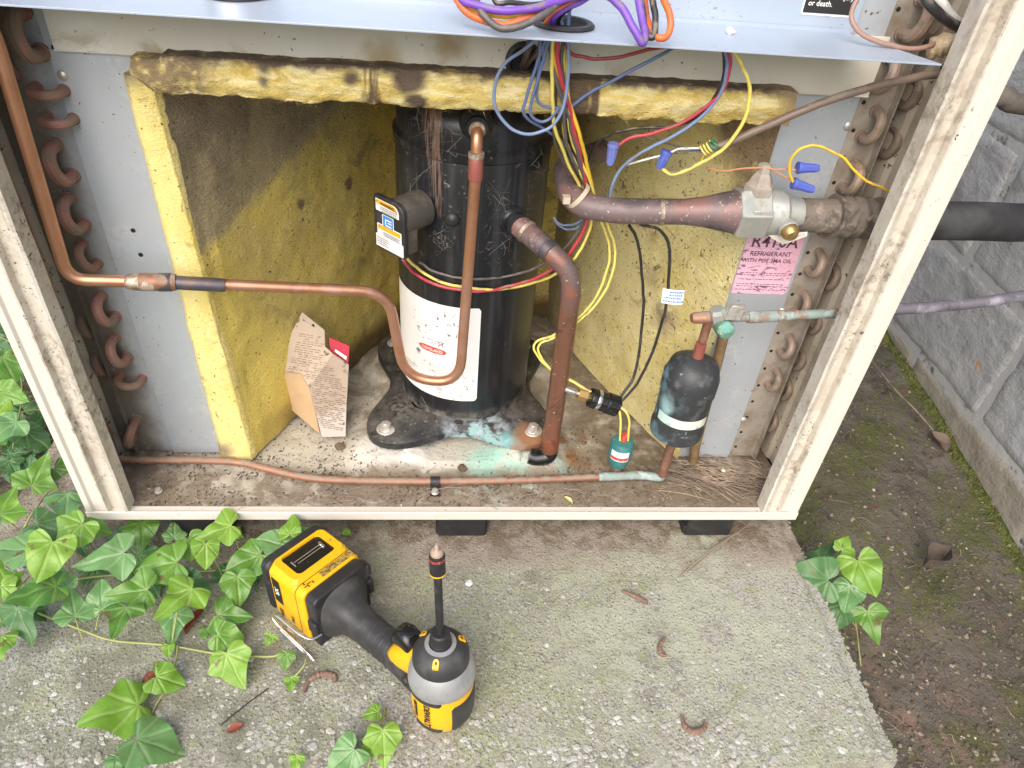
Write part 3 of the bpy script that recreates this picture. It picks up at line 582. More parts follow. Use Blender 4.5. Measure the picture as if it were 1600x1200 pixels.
# rubber feet
for px in (720, 1090, 330):
    c = at(px, 830, .04); q = MB(); q.prism([(c.x - .031, .014), (c.x + .031, .014), (c.x + .028, .07), (c.x - .028, .07)], -.0495, .0005)
    q.box((c.x - .033, .017, -.0497), (c.x + .033, .066, -.034)); fo = obj('rubber_foot', q, M_rubber, cab, bevel=.003)
sc_ = MB()
for p in ((248, 768),): 
    c = atZ(p[0], p[1], .012); sc_.lathe([(.0045, 0), (.0045, .0012), (.003, .0018), (.003, .005), (.0015, .0055)], base=c, seg=14); 
obj('pan_screw', sc_, M_steel, cab)

# ================================================================== COILS
def coil(side):
    f = (lambda x: x) if side < 0 else (lambda x: WID - x)
    nm = 'left' if side < 0 else 'right'
    t = thing('condenser_coil', 'grimy coil end with copper return bends at the %s side of the cabinet' % nm, 'coil', (f(.03), .13, .012), 'condenser coil ends')
    pm = M_plated if side < 0 else M_plate
    q = MB(); a, b = sorted((f(.0045 if side < 0 else .0265), f(.0720 if side < 0 else .0620))); q.box((a, .1022, .013), (b, .1034, .895))
    a, b = sorted((f(.0265), f(.0278))); q.box((a, .093, .013), (b, .1022, .895)); pl = obj('end_plate', q, pm, t)
    q = MB(); a, b = sorted((f(.0045), f(.0262))); q.box((a, .125, .013), (b, .70, .895)); obj('fin_block', q, M_fins, t)
    if side > 0:
        h = MB(); disc(h, (0, 0, 0), .0021, (0, -1, 0), .0002, 10); z = .03; h0 = None
        while z < .86:
            if h0 is None: ho = h0 = obj('punched_hole', h, M_hole, pl, smooth=0, local=True)
            else: ho = h0.copy(); COL.objects.link(ho); ho.parent = pl
            ho.location = Vector((f(.0555), .1021, z)) - pl.parent.location; z += .0268
    u = MB(); r = .0052; hs = .0130
    pts = [Vector((0, .022, hs)), Vector((0, .004, hs))] + [Vector((0, -.009 - math.sin(rad(a)) * .0125, math.cos(rad(a)) * hs)) for a in range(0, 181, 15)] + [Vector((0, .004, -hs)), Vector((0, .022, -hs))]
    u.tube(pts, r, 10); 
    col_l = u.tube([(0, .001, hs), (0, -.002, hs)], r + .0012, 12); u.tube([(0, .001, -hs), (0, -.002, -hs)], r + .0012, 12)
    first = None
    if side < 0:
        row = [(40, 55, 8, 1.25), (70, 145, 88, .9), (86, 190, 88, .9), (92, 258, 12, 1.15), (112, 338, 12, 1.1), (134, 405, 20, .9), (163, 487, 15, 1.05), (183, 552, 15, 1.05), (200, 598, 80, .9), (205, 680, -20, 1.05),
               (137, 508, 12, 1), (158, 568, 12, 1), (18, 95, 10, 1)]
    else:
        row = [(1435, 30, 0, 1.35), (1385, 118, 0, 1.2), (1365, 200, 0, 1.15), (1333, 282, 0, 1.15), (1300, 352, 0, 1.1), (1277, 416, 0, 1.05), (1254, 480, 0, 1.05), (1231, 546, 0, 1), (1211, 598, 0, 1),
               (1470, 40, 0, 1.2), (1424, 148, 0, 1.1), (1393, 225, 0, 1.1), (1330, 350, 0, 1.1), (1300, 436, 0, 1.05), (1274, 508, 0, 1), (1249, 565, 0, 1), (1228, 612, 0, 1), (1206, 662, 0, 1)]
    n1 = 10 if side < 0 else 9
    for i, (px, py, tl, sc) in enumerate(row):
        yy = .102 if i < n1 else .118
        c = at(px, py, yy - .012); c.y = yy
        if i >= n1: c.x = min(c.x, WID - .0075) if side > 0 else max(c.x, .016)
        if first is None:
            first = obj('return_bend', u, M_bend if side < 0 else M_bendg, t, local=True); b = first
        else:
            b = first.copy(); COL.objects.link(b); b.parent = t
        b.location = c - t.location; b.rotation_euler = (0, rad(-tl if side < 0 else 12), 0); b.scale = (sc, sc, sc) if side < 0 else (sc * .84,) * 3
    return t
coil(-1); cr = coil(1)
q = MB(); q.tube(smooth_path(path3([(78, 455, .06), (98, 520, .06), (125, 590, .06), (152, 655, .06), (168, 672, .075)])), .0042, 10); q.tube(smooth_path(path3([(-30, 190, .065), (30, 330, .065), (78, 455, .065)])), .0042, 10)
tag(obj('header_tube', q, M_copdull), 'dark copper header tube running up just behind the left post', 'pipe')

# ================================================================== INSULATION
def wool_slab(name, poly_front, z0, z1, m_, label, cat='insulation', thick_poly=None, amp=.003, nz=40, seglen=.006, grp=None, mats2=None):
    """slab following a closed plan outline, with an uneven fibrous surface"""
    P_ = poly_front; pts = []
    for i in range(len(P_)):
        a, b = Vector(P_[i]), Vector(P_[(i + 1) % len(P_)]); n_ = max(1, int((b - a).length / seglen))
        for k in range(n_): pts.append(a + (b - a) * (k / n_))
    n_ = len(pts); mb = MB(); vs = []; cen = sum((p for p in pts), Vector((0, 0))) / n_
    for k in range(nz + 1):
        z = z0 + (z1 - z0) * k / nz
        for i, p in enumerate(pts):
            d = (pts[(i + 1) % n_] - pts[i - 1]).normalized(); nrm = Vector((d.y, -d.x))
            o_ = amp * fbm((p.x, p.y, z), 22) + amp * .5 * fbm((p.x, p.y, z), 110)
            vs.append((p.x + nrm.x * o_, p.y + nrm.y * o_, z + amp * .8 * fbm((p.x, p.y, 9), 40)))
    mb.add(vs, [(k * n_ + i, k * n_ + (i + 1) % n_, (k + 1) * n_ + (i + 1) % n_, (k + 1) * n_ + i) for k in range(nz) for i in range(n_)] + [tuple(range(nz * n_, nz * n_ + n_)), tuple(range(n_))[::-1]])
    return mb
def fibres(mb, cnt, fn, L=.008, r=.00012):
    for i in range(cnt):
        p, nrm = fn(); d = (Vector(nrm) + Vector((random.gauss(0, .7), random.gauss(0, .7), random.gauss(0, .7)))).normalized(); l = L * random.uniform(.4, 1.4)
        q = Vector(p) + d * l + Vector((0, 0, -l * .2)); s_ = d.orthogonal().normalized() * r
        mb.add([Vector(p) - s_, Vector(p) + s_, q], [(0, 1, 2)])
# left slab
tl_ = thing('insulation_slab', 'thick yellow glass wool slab with a grimy inner face left of the compressor', 'insulation', (.2, .2, .012), 'glass wool slabs round the compressor')
def xin(z): return .1575 + .0145 * max(0, min(1, (.47 - z) / .45))
fr = MB()
def cutf(u, v):
    z = .013 + .465 * v; xi = xin(z); xo = .1305; P_ = [(xo + .002, .1003), (xo, .091), (xo + .004, .086), ((xo + xi) / 2, .0845), (xi - .003, .0865), (xi, .093), (xi + .004, .112)]
    t = u * (len(P_) - 1); k = min(int(t), len(P_) - 2); t -= k; x = P_[k][0] * (1 - t) + P_[k + 1][0] * t; y = P_[k][1] * (1 - t) + P_[k + 1][1] * t
    return (x + .0012 * fbm((x, y, z), 22) + .0006 * fbm((x, y, z), 140), y + .0010 * fbm((x, y, z + 4), 40), z)
fr.grid(36, 150, cutf); fr.add([cutf(k / 12, 1) for k in range(13)], [tuple(range(13))]); obj('cut_edge', fr, M_yel, tl_, smooth=60)
fc = MB()
def lf(u, v):
    x = .163 + (.352 - .163) * u; y = .092 + (.433 - .092) * u; z = .014 + v * .462
    o_ = .0045 * fbm((x, y, z), 6) + .0007 * fbm((x, y, z), 60); lean = (xin(z) - .163) * (1 - u)
    return (x + (o_ if u > .04 else -.001) + lean, y - o_ * .6, z)
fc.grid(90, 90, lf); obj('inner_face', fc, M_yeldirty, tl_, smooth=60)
fb2 = MB(); fibres(fb2, 1300, lambda: (lambda z, u: ((.1305 + u * (xin(z) - .1305), .0855, z), (0, -.25, .1)))(random.uniform(.015, .475), random.choice((0, 1, 1, random.random()))), .006, .00007); fibres(fb2, 900, lambda: (lambda u, v: (lf(u, v), (.4, -.3, 0)))(random.uniform(.05, .8), random.uniform(.02, .98)), .006, .00007)
obj('fibre', fb2, M_yel, tl_, smooth=0, kind='stuff')
# back slab
bk = MB(); bk.grid(60, 60, lambda u, v: (.330 + .33 * u, .436 + .004 * fbm((u * .3, 0, v * .4), 20), .012 + .465 * v))
tag(obj('insulation_slab', bk, M_yeldirty, smooth=60), 'grimy glass wool backing hidden in the dark behind the black compressor', 'insulation', 'glass wool slabs round the compressor')
# right slab
rt = MB()
def rf(u, v):
    x = .578 + (.726 - .578) * u; y = .44 - (.44 - .094) * u; z = .012 + v * .466; o_ = .006 * fbm((x, y, z), 6) + .0008 * fbm((x, y, z), 60)
    return (x + o_ * .6 - .012 * math.sin(u * math.pi), y + o_ * .6, z)
rt.grid(90, 90, rf); tr_ = thing('insulation_slab', 'stained pale yellow glass wool slab right of the compressor behind the wires', 'insulation', (.66, .2, .012), 'glass wool slabs round the compressor')
obj('inner_face', rt, M_yelright, tr_, smooth=60)
# top slab
tt = thing('insulation_slab', 'torn yellow glass wool strip under the cream divider above the compressor', 'insulation', (.43, .2, .468), 'glass wool slabs round the compressor')
ts = MB(); 
def tz0(x): return .4685 + .0035 * fbm((x, 0, 0), 16) + .0025 * fbm((x, 7, 0), 60) + (.012 if x < .165 else 0) * (1 - (x - .145) / .02)
NXs = 200; prof_n = 26
vs = []
for i in range(NXs + 1):
    x = .146 + (.724 - .146) * i / NXs; zb = tz0(x); zt = .4995 - .002 * fbm((x, 3, 0), 30) - (.004 if x < .17 else 0)
    for j in range(prof_n):
        if j < 10: u = j / 9; y, z = .40 - (.40 - .074) * u, zb + .002 * fbm((x, u, 0), 20)
        elif j < 20:
            u = (j - 9) / 11; y = .074 - .006 * math.sin(u * math.pi) + .0025 * fbm((x, u * .04, 3), 60) + .0035 * fbm((x, u * .05, 8), 24); z = zb + (zt - zb) * u
        else: u = (j - 20) / 5; y, z = .074 + (.092 - .074) * u if j < 25 else .40, zt
        vs.append((x, y, z))
ts.add(vs, [(i * prof_n + j, i * prof_n + j + 1, (i + 1) * prof_n + j + 1, (i + 1) * prof_n + j) for i in range(NXs) for j in range(prof_n - 1)] + [tuple(range(prof_n)), tuple(range(NXs * prof_n, (NXs + 1) * prof_n))[::-1]])
obj('torn_edge', ts, M_yeltop, tt, smooth=60)
fb = MB(); fibres(fb, 420, lambda: ((lambda x: (x, .072, tz0(x) + random.uniform(-.001, .010)))(random.uniform(.146, .722)), (random.uniform(-1, 1), -.3, -.5)), .0055, .00008)
obj('fibre', fb, M_yeltop, tt, smooth=0, kind='stuff')

# ================================================================== COMPRESSOR
cp = thing('compressor', 'tall black scroll compressor with a white label bolted to the pan', 'compressor', (SC[0], SC[1], .03))
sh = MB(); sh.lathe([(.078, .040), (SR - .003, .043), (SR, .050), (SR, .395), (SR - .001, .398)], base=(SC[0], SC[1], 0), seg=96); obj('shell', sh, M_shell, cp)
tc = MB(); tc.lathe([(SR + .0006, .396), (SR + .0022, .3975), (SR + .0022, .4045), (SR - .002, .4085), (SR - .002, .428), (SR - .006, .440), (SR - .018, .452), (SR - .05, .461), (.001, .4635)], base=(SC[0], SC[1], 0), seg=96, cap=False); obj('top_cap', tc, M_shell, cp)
bpm = MB(); bc = (.433, .213); NB = 96; rings = [(.55, .0505), (.74, .0475), (.86, .0425), (.985, .0415), (1.0, .0400), (1.0, .0300), (.975, .0290), (.5, .0290)]; vs = []
for s_, z in rings:
    for k in range(NB):
        a = 2 * math.pi * k / NB; c_, s2 = math.cos(a), math.sin(a); e = abs(math.sin(2 * a)); rr = .0985 + .0605 * e ** 2.6
        if s_ < .9: rr = max(SR - .004 if s_ < .6 else SR + .004, rr * s_) / s_ if s_ > .5 else rr
        vs.append((bc[0] + (.005 if s_ < .9 else 0) * (1 - e) + c_ * rr * s_, bc[1] + s2 * rr * s_, z + (.004 * (1 - e) if .6 < s_ < .9 else 0)))
bpm.add(vs, [(i * NB + k, i * NB + (k + 1) % NB, (i + 1) * NB + (k + 1) % NB, (i + 1) * NB + k) for i in range(len(rings) - 1) for k in range(NB)][::1])
bpm.f = [f[::-1] for f in bpm.f]
bpo = obj('base_plate', bpm, M_base, cp, smooth=50)
bolt0 = None
for fx, fy in feet:
    q = MB(); q.lathe([(.0125, 0), (.0125, .0010), (.0105, .0022), (.0085, .0024), (.0085, .0030)], seg=24); q.prism([(.0072 * math.cos(rad(60 * k + 15)), .0072 * math.sin(rad(60 * k + 15))) for k in range(6)], .0028, .0095)
    q.lathe([(.0042, .0096), (.0038, .0110), (.0001, .0112)], seg=16, cap=False)
    o_ = obj('bolt', q, M_steel, cp, local=True, bevel=.0005); o_.location = Vector((fx - .001, fy - .002, .0418)) - cp.location
    gq = MB(); gq.lathe([(.017, 0), (.019, .003), (.019, .008), (.015, .0095), (.015, .0125)], base=(fx, fy, .0185), seg=24); obj('rubber_grommet', gq, M_rubber, cp)
# white label wrapped round the shell
def shell_pt(deg, z, ex): a = rad(deg); return Vector((SC[0] + (SR + ex) * math.sin(a), SC[1] - (SR + ex) * math.cos(a), z))
lb = MB()
def lab(u, v):
    d = -78 + (9.2 + 78) * u; z0 = .083; z1 = .2245
    if u > .965: k = (u - .965) / .035; dz = .004 * (1 - math.sqrt(max(0, 1 - k * k))); z0 += dz; z1 -= dz
    return shell_pt(d, z0 + (z1 - z0) * v, .0006)
lb.grid(60, 4, lab); lbo = obj('label', lb, M_whitedirty, cp, smooth=180)
lo_ = MB(); lo_.grid(12, 2, lambda u, v: shell_pt(-43 + 26 * u, .1560 + .0045 * math.sqrt(max(.08, 1 - abs(2 * u - 1) ** 4)) * (v - .5) * 2, .0010)); obj('red_logo', lo_, M_redink, lbo, smooth=180)
ink = MB()
for (d0, d1, z) in ((-34, -19, .170), (-30, -21, .1665), (-46, -42, .146), (-45, -42, .141), (-26, -21, .098), (-25, -20, .095), (-24, -21, .091), (-62, -45, .118), (-60, -50, .114)):
    dd = d0
    while dd < d1:
        ww = random.uniform(.5, 1.6); ink.grid(1, 1, lambda u, v: shell_pt(dd + ww * u, z + .0011 * v, .0011)); dd += ww + .35
ink.add(*[(lambda c: ([shell_pt(-44 + 2.4 * math.cos(rad(a)), .146 + .0032 * math.sin(rad(a)), .0011) for a in range(0, 360, 45)], [tuple(range(8))]))(0)][0])
obj('print', ink, M_greyink, lbo, smooth=0)
wt = text_mb('COPELAND', .0058, lambda x, y: shell_pt(-30 + math.degrees(x / SR), .1540 + y, .0013), bold=.0001); 
obj('lettering', wt, M_white, lbo, smooth=0)
# terminal cover standing off to the left
TR, TLp = at(630, 322, .100), at(582, 301, .132)
hx = (TR - TLp); hx.z = 0; hw = hx.length; hx.normalize(); nn_ = Vector((hx.y, -hx.x, 0))        # outward normal
zb_ = at(586, 384, .132).z; zt_ = TLp.z; H_ = zt_ - zb_
def tcp(x, y, d=0): return TLp + hx * x + Vector((0, 0, y - 0)) + nn_ * d
def rrect(x0, y0, x1, y1, rs, n_=5):
    out = []
    for (cx, cy, a0, r_) in ((x1, y1, 0, rs[0]), (x0, y1, 90, rs[1]), (x0, y0, 180, rs[2]), (x1, y0, 270, rs[3])):
        sx = 1 if cx == x1 else -1; sy = 1 if cy == y1 else -1
        for k in range(n_ + 1): a = rad(a0 + 90 * k / n_); out.append((cx - sx * r_ + r_ * math.cos(a), cy - sy * r_ + r_ * math.sin(a)))
    return out
tcv = MB(); tcv.prism(rrect(0, -H_, hw, 0, (.013, .004, .005, .004)), 0, .006, lambda x, y, z: tcp(x, y, -z)); tco = obj('terminal_cover', tcv, M_rubber, cp, bevel=.0015)
bx_ = MB(); cc = tcp(hw * .58, -H_ * .34); axd = (Vector((SC[0] - .01, SC[1] - .02, cc.z)) - cc); axd.z = 0; axd.normalize()
bx_.lathe([(.0190, .002), (.0200, .008), (.0200, .045)], base=cc, axis=axd, seg=40); bx_.prism(rrect(hw * .4, -H_ * .96, hw * .95, -H_ * .5, (.002,) * 4), .006, .022, lambda x, y, z: tcp(x, y, -z)); obj('cover_boss', bx_, mat('dusty black plastic', (.07, .063, .055), .6, layers=[((.13, .12, .10), ('N', 60, .45, .75, 8))]), tco, bevel=.001)
def sticker(name, x0, y0, x1, y1, m_, lift, rs=(.001,) * 4):
    q = MB(); P_ = rrect(x0 * hw, -y1 * H_, x1 * hw, -y0 * H_, rs); q.add([tcp(x, y, lift) for x, y in P_], [tuple(range(len(P_)))]); return obj(name, q, m_, tco, smooth=0)
sticker('warning_sticker', .10, .055, .86, .27, M_white, .0004, (.008, .001, .001, .001)); sticker('orange_band', .12, .065, .80, .145, M_orangeink, .0007, (.006, .001, .001, .001))
sticker('logo_ground', .30, .30, .68, .56, M_white, .0004); sticker('blue_logo', .33, .31, .66, .53, M_blueink, .0007)
sticker('warning_sticker', .12, .50, .93, .72, M_white, .0005); sticker('orange_band', .15, .515, .90, .60, M_orangeink, .0008)
sticker('serial_sticker', .06, .71, .98, .95, M_white, .0004)
tk = MB()
def bar(x0, y0, x1, y1, l=.0010): tk.add([tcp(x0 * hw, -y0 * H_, l), tcp(x1 * hw, -y0 * H_, l), tcp(x1 * hw, -y1 * H_, l), tcp(x0 * hw, -y1 * H_, l)], [(0, 3, 2, 1)])
wk = MB()
for (y0, x0, x1) in ((.17, .26, .78), (.205, .26, .80), (.24, .30, .8), (.625, .30, .85), (.655, .32, .85), (.685, .35, .85), (.76, .1, .45), (.80, .1, .48), (.84, .1, .44), (.88, .12, .5)):
    x = x0
    while x < x1: l = random.uniform(.015, .05); bar(x, y0, x + l, y0 + .018); x += l + .012
bar(.12, .09, .16, .12); bar(.17, .54, .21, .57)
obj('fine_print', tk, M_greyink, tco, smooth=0)
cl = MB(); 
def wbar(x0, y0, x1, y1): cl.add([tcp(x0 * hw, -y0 * H_, .0011), tcp(x1 * hw, -y0 * H_, .0011), tcp(x1 * hw, -y1 * H_, .0011), tcp(x0 * hw, -y1 * H_, .0011)], [(0, 3, 2, 1)])
wbar(.41, .36, .63, .385); wbar(.41, .36, .445, .49); wbar(.41, .465, .63, .49); wbar(.50, .41, .63, .43); obj('logo_mark', cl, M_white, tco, smooth=0)
wl = text_mb('WARNING', .0042, lambda x, y: tcp(hw * .5 + x, -H_ * .135 + y - x * 0, .0012), bold=.0001); wl.v += []; obj('warning_lettering', wl, M_blackink, tco, smooth=0)
# discharge and suction stubs, sight stud
q = MB(); c0 = onshell(745, 192); q.lathe([(.0175, -.004), (.0165, .004), (.0125, .008), (.0105, .010), (.0105, .018)], base=c0, axis=(0, -1, .05), seg=28); obj('discharge_stub', q, M_shell, cp)
q = MB(); c1 = onshell(800, 343); sx_ = Vector((.42, -.9, -.05)).normalized(); q.lathe([(.017, -.006), (.0155, .003), (.013, .006), (.013, .014)], base=c1, axis=sx_, seg=28); obj('suction_stub', q, M_shell, cp)
q = MB(); q.lathe([(.009, -.002), (.008, .002), (.005, .005), (.0001, .006)], base=onshell(707, 342), axis=(-.2, -1, 0), seg=20, cap=False); obj('weld_stud', q, M_base, cp)
# cobwebs on the shell
wb = MB()
for (cx, cy, n_, sz) in ((655, 200, 12, 26), (690, 378, 20, 14), (842, 262, 18, 18), (785, 322, 12, 26), (655, 290, 8, 26), (700, 235, 10, 40), (830, 600, 6, 16), (650, 620, 8, 20), (790, 370, 8, 18)):
    for k in range(n_):
        a = onshell(cx + random.gauss(0, sz * .5), cy + random.gauss(0, sz * .6), .0012); b = onshell(cx + random.gauss(0, sz * .7), cy + random.gauss(0, sz), .0030)
        mid = (a + b) / 2 + Vector((0, -.002, random.uniform(-.002, .002))); wb.tube(smooth_path([a, mid + Vector((random.gauss(0, .002), -.0006, random.gauss(0, .002))), b], 3), .00006 if k % 5 else .00014, 3, False)
obj('cobweb', wb, M_web, cp, kind='stuff', smooth=0)

# ================================================================== PIPES
def pipe(name, pts, r, m_, label, cat='pipe', bend=.02, seg=20, curve=None, group=None):
    t = thing(name, label, cat, pts[0], group); q = MB(); q.tube(curve or round_path(pts, bend), r, seg); obj('tube', q, m_, t, smooth=60); return t
def sleeve(t, name, a, b, r, m_, seg=24, prof=None):
    q = MB(); a, b = Vector(a), Vector(b); L = (b - a).length
    q.lathe(prof or [(r * .93, 0), (r, L * .08), (r, L * .92), (r * .93, L)], base=a, axis=(b - a), seg=seg); return obj(name, q, m_, t)
# discharge tube: bare copper from the top of the frame, across and round the U into the compressor
PD = [at(-60, -60, .045), at(-8, 60, .043), at(40, 235, .040), at(107, 432, .035), at(160, 438, .040), at(260, 441, .050), at(430, 448, .075), at(598, 455, .098), at(634, 500, .103), at(640, 588, .104), at(722, 590, .100), at(735, 420, .094), at(742, 290, .100), at(747, 205, .112)]
top = onshell(745, 193) + Vector((0, -.018, 0))
PD = [at(-60, -60, .045), at(-6, 65, .043), at(106, 437, .036), at(262, 441, .050), at(606, 456, .096), at(632, 590, .100), at(718, 600, .092), at(743, 270, .100), Vector((top.x, top.y - .006, top.z)), onshell(745, 192)]
PD[7] = Vector((PD[7].x, .098, PD[7].z)); PD[6] = Vector((PD[6].x, .092, PD[6].z))
rr_ = [0, .01, .018, .002, .032, .036, .036, .01, .014, 0]
dt = pipe('discharge_tube', PD, .0059, M_copper, 'bare copper tube looping in a U before the white compressor label', bend=rr_)
sleeve(dt, 'swaged_joint', PD[7] + Vector((0, 0, -.006)), PD[7] + Vector((-.0002, 0, .016)), .0074, M_red)
sleeve(dt, 'braze_ring', PD[7] + Vector((0, 0, .016)), PD[7] + Vector((0, 0, .0215)), .0078, M_solder)
sleeve(dt, 'reducer_joint', at(205, 440, .0445), at(268, 441, .0505), .0088, M_copdull, prof=[(.0066, 0), (.0086, .008), (.0086, .036), (.0080, .040)])
sleeve(dt, 'braze_ring', at(196, 440, .0435), at(240, 441, .048), .0083, M_solder, prof=[(.0065, 0), (.0082, .006), (.0089, .018), (.0089, .026)])
sleeve(dt, 'blackened_length', at(268, 441, .0505), at(352, 446, .059), .0069, M_dkpipe)
sleeve(dt, 'blackened_length', at(246, 441, .0490), at(270, 441, .0510), .0091, M_dkpipe)
sleeve(dt, 'stub_joint', Vector((top.x, top.y + .006, top.z)), Vector((top.x, top.y - .002, top.z)), .0082, M_solder)
# suction tube from the shell down to the base
s0 = onshell(800, 343); PS = [s0, at(862, 395, .098), at(896, 430, .088), at(858, 690, .078)]
PS[3].x = PS[2].x + .001; PS[3].y = PS[2].y - .004; PS[3].z = .036
st = pipe('suction_tube', PS, .0112, M_suct, 'thick brown suction tube bending down in front of the compressor base', bend=[0, .012, .034, 0], seg=28)
d_ = (PS[1] - PS[0]).normalized(); sleeve(st, 'braze_ring', PS[0] + d_ * .020, PS[0] + d_ * .0245, .0128, M_solder); sleeve(st, 'socket', PS[0] + d_ * .002, PS[0] + d_ * .021, .0124, M_mauve)
sleeve(st, 'socket', PS[0] + d_ * .024, PS[0] + d_ * .050, .0121, M_mauve); sleeve(st, 'blackened_length', PS[0] + d_ * .050, PS[0] + d_ * .060, .0120, M_dkpipe)
q = MB(); q.tube(smooth_path([PS[3] + Vector((.001, 0, .004)), PS[3] + Vector((-.002, -.003, -.006)), PS[3] + Vector((-.016, -.004, -.009)), PS[3] + Vector((-.026, -.002, -.007))], 5), .0105, 20); obj('rubber_plug', q, M_gloss, st)
# suction line with valve, leaving through the right side
PL = [at(905, 262, .20), at(884, 283, .135), at(925, 326, .085), at(1010, 331, .070), at(1080, 332, .066)]
svY = .060
va, vb = at(1146, 331, svY), at(1222, 333, svY)
sv = thing('suction_valve', 'large grey suction service valve joined to the tarnished pipe, right of the yellow wool', 'valve', va)
PL = [at(940, 235, .23), at(880, 262, .15), at(893, 318, .085), at(960, 330, .071), at(1082, 331, .063)]
sl_ = thing('suction_line', 'tarnished mauve suction pipe curving out to the service valve', 'pipe', PL[1]); q = MB(); q.tube(round_path(PL, [0, .02, .05, .02, 0], 9), .0125, 28); obj('tube', q, M_mauve, sl_, smooth=60)
L2 = (va - PL[4]).length; q = MB(); q.lathe([(.0128, -.006), (.0134, .000), (.0150, .012), (.0190, .030), (.0208, .040), (.0214, .048), (.0214, L2 + .004)], base=PL[4], axis=va - PL[4], seg=32); obj('flared_socket', q, M_mauve, sl_, smooth=50)
sleeve(sl_, 'braze_ring', at(1030, 331, .0665), at(1037, 331, .066), .0131, M_solder)
ax_ = (vb - va).normalized(); Lv = (vb - va).length
q = MB(); q.lathe([(.0240, 0), (.0262, .003), (.0262, Lv * .60), (.0250, Lv * .62)], base=va, axis=ax_, seg=6); q.v = [v for v in q.v]; obj('hex_body', q, M_brass, sv, bevel=.0008, smooth=20)
q = MB(); q.lathe([(.0215, Lv * .60), (.0222, Lv * .64), (.0222, Lv * .94), (.0205, Lv * .99), (.0165, Lv * 1.03), (.0150, Lv * 1.35)], base=va, axis=ax_, seg=28); obj('neck', q, M_brass, sv, bevel=.0006, smooth=20)
q = MB(); sq = at(1178, 312, svY); sq.y = svY; q.lathe([(.0135, .012), (.0150, .016), (.0150, .028), (.0125, .030), (.0100, .036), (.0075, .040), (.0070, .048), (.0001, .050)], base=va + ax_ * Lv * .38, axis=(0, .05, 1), seg=6, cap=False); obj('valve_stem', q, M_plate, sv, smooth=20, bevel=.0005)
q = MB(); q.box(tuple(va + ax_ * .010 + Vector((0, -.0240, .004))), tuple(va + ax_ * .030 + Vector((0, -.0222, .012)))); obj('stamped_plate', q, M_steel, sv, bevel=.0004)
q = MB(); gp0 = va + ax_ * Lv * .93 + Vector((.002, -.019, -.004)); q.lathe([(.0085, 0), (.0085, .008), (.0080, .012), (.0055, .0155), (.0001, .0165)], base=gp0, axis=(.12, -1, -.25), seg=24, cap=False); q2 = obj('gauge_port_cap', q, M_brassy, sv)
q = MB(); q.lathe([(.0098, 0), (.0098, .006), (.0085, .007)], base=gp0, axis=(.12, -1, -.25), seg=12, cap=False); obj('gauge_port', q, M_brass, sv)
# insulated length out through the side
va2 = at(1236, 335, .061); vb2 = at(1300, 338, .064)
q = MB(); q.tube([vb - ax_ * .002, va2, vb2], [.0150, .0160, .0170], 28); obj('dusty_socket', q, M_foamd, sl_, smooth=60)
exitp = Vector((.875, .066, at(1425, 345, .066).z)); e1 = at(1300, 338, .064)
q = MB(); npt = 24; pts = [e1.lerp(exitp, k / npt) for k in range(npt + 1)]; q.tube(pts, [.0200 + .0012 * math.sin(k * 1.9) + (.002 if k == 0 else 0) for k in range(npt + 1)], 28); obj('dusty_foam', q, M_foamd, sl_, smooth=60)
q = MB(); pts = smooth_path([exitp + Vector((-.01, 0, .0)), at(1475, 345, .066), at(1540, 346, .068), at(1620, 347, .072), at(1760, 330, .09), Vector((1.32, .2, .46)), Vector((1.45, .28, .47))], 6); q.tube(pts, .0195, 28); obj('black_foam', q, M_foam, sl_, smooth=60)
# liquid line + valve
lvY = .040
lv = thing('liquid_valve', 'small liquid line valve with a domed cap and a green corroded side cap', 'valve', at(1120, 495, lvY))
q = MB(); q.lathe([(.0001, 0), (.0048, .001), (.0062, .004), (.0062, .012), (.0068, .013), (.0068, .019), (.0050, .021), (.0050, .034)], base=at(1079, 497, lvY - .002), axis=at(1130, 495, lvY) - at(1079, 497, lvY - .002), seg=24, cap=False); obj('domed_cap', q, M_copdull, lv)
a = at(1118, 472, lvY); b = at(1126, 512, lvY); q = MB(); q.lathe([(.0078, 0), (.0098, .003), (.0098, .022), (.0078, .026)], base=b, axis=a - b, seg=6); obj('hex_body', q, M_brass, lv, bevel=.0006, smooth=20)
q = MB(); q.prism([(.0, 0), (.016, 0), (.019, .016), (.004, .018)], 0, .006, lambda x, y, z: at(1128, 492, lvY) + Vector((x, -.010 + z, y))); obj('bracket', q, M_steel, lv, bevel=.0006)
q = MB(); gb = at(1127, 508, lvY - .004); q.lathe([(.0090, 0), (.0096, .002), (.0096, .012), (.0085, .0145), (.0001, .015)], base=gb, axis=at(1139, 522, lvY - .022) - gb, seg=10, cap=False); obj('side_cap', q, M_gcap, lv)
la = at(1140, 496, lvY); lbp = at(1225, 493, lvY + .004); lc = at(1335, 488, .052); ld = at(1405, 483, .056)
q = MB(); q.tube(smooth_path([la, lbp, lc, Vector((.868, .056, at(1380, 485, .055).z))], 6), [.0052] * 19, 16); ll = thing('liquid_line', 'thin corroded liquid line passing out through the right post', 'pipe', la); obj('tube', q, M_verd, ll, smooth=60)
sleeve(ll, 'socket', at(1168, 496, lvY), at(1222, 493, lvY + .003), .0065, M_verd)
q = MB(); q.tube(smooth_path([Vector((.868, .056, at(1380, 485, .055).z)), ld, at(1500, 476, .060), at(1600, 462, .065), at(1720, 440, .08), Vector((1.34, .16, .34)), Vector((1.42, .18, .34))], 6), .0062, 16); OUTER = obj('outer_tube', q, W['blue'], ll, smooth=60)
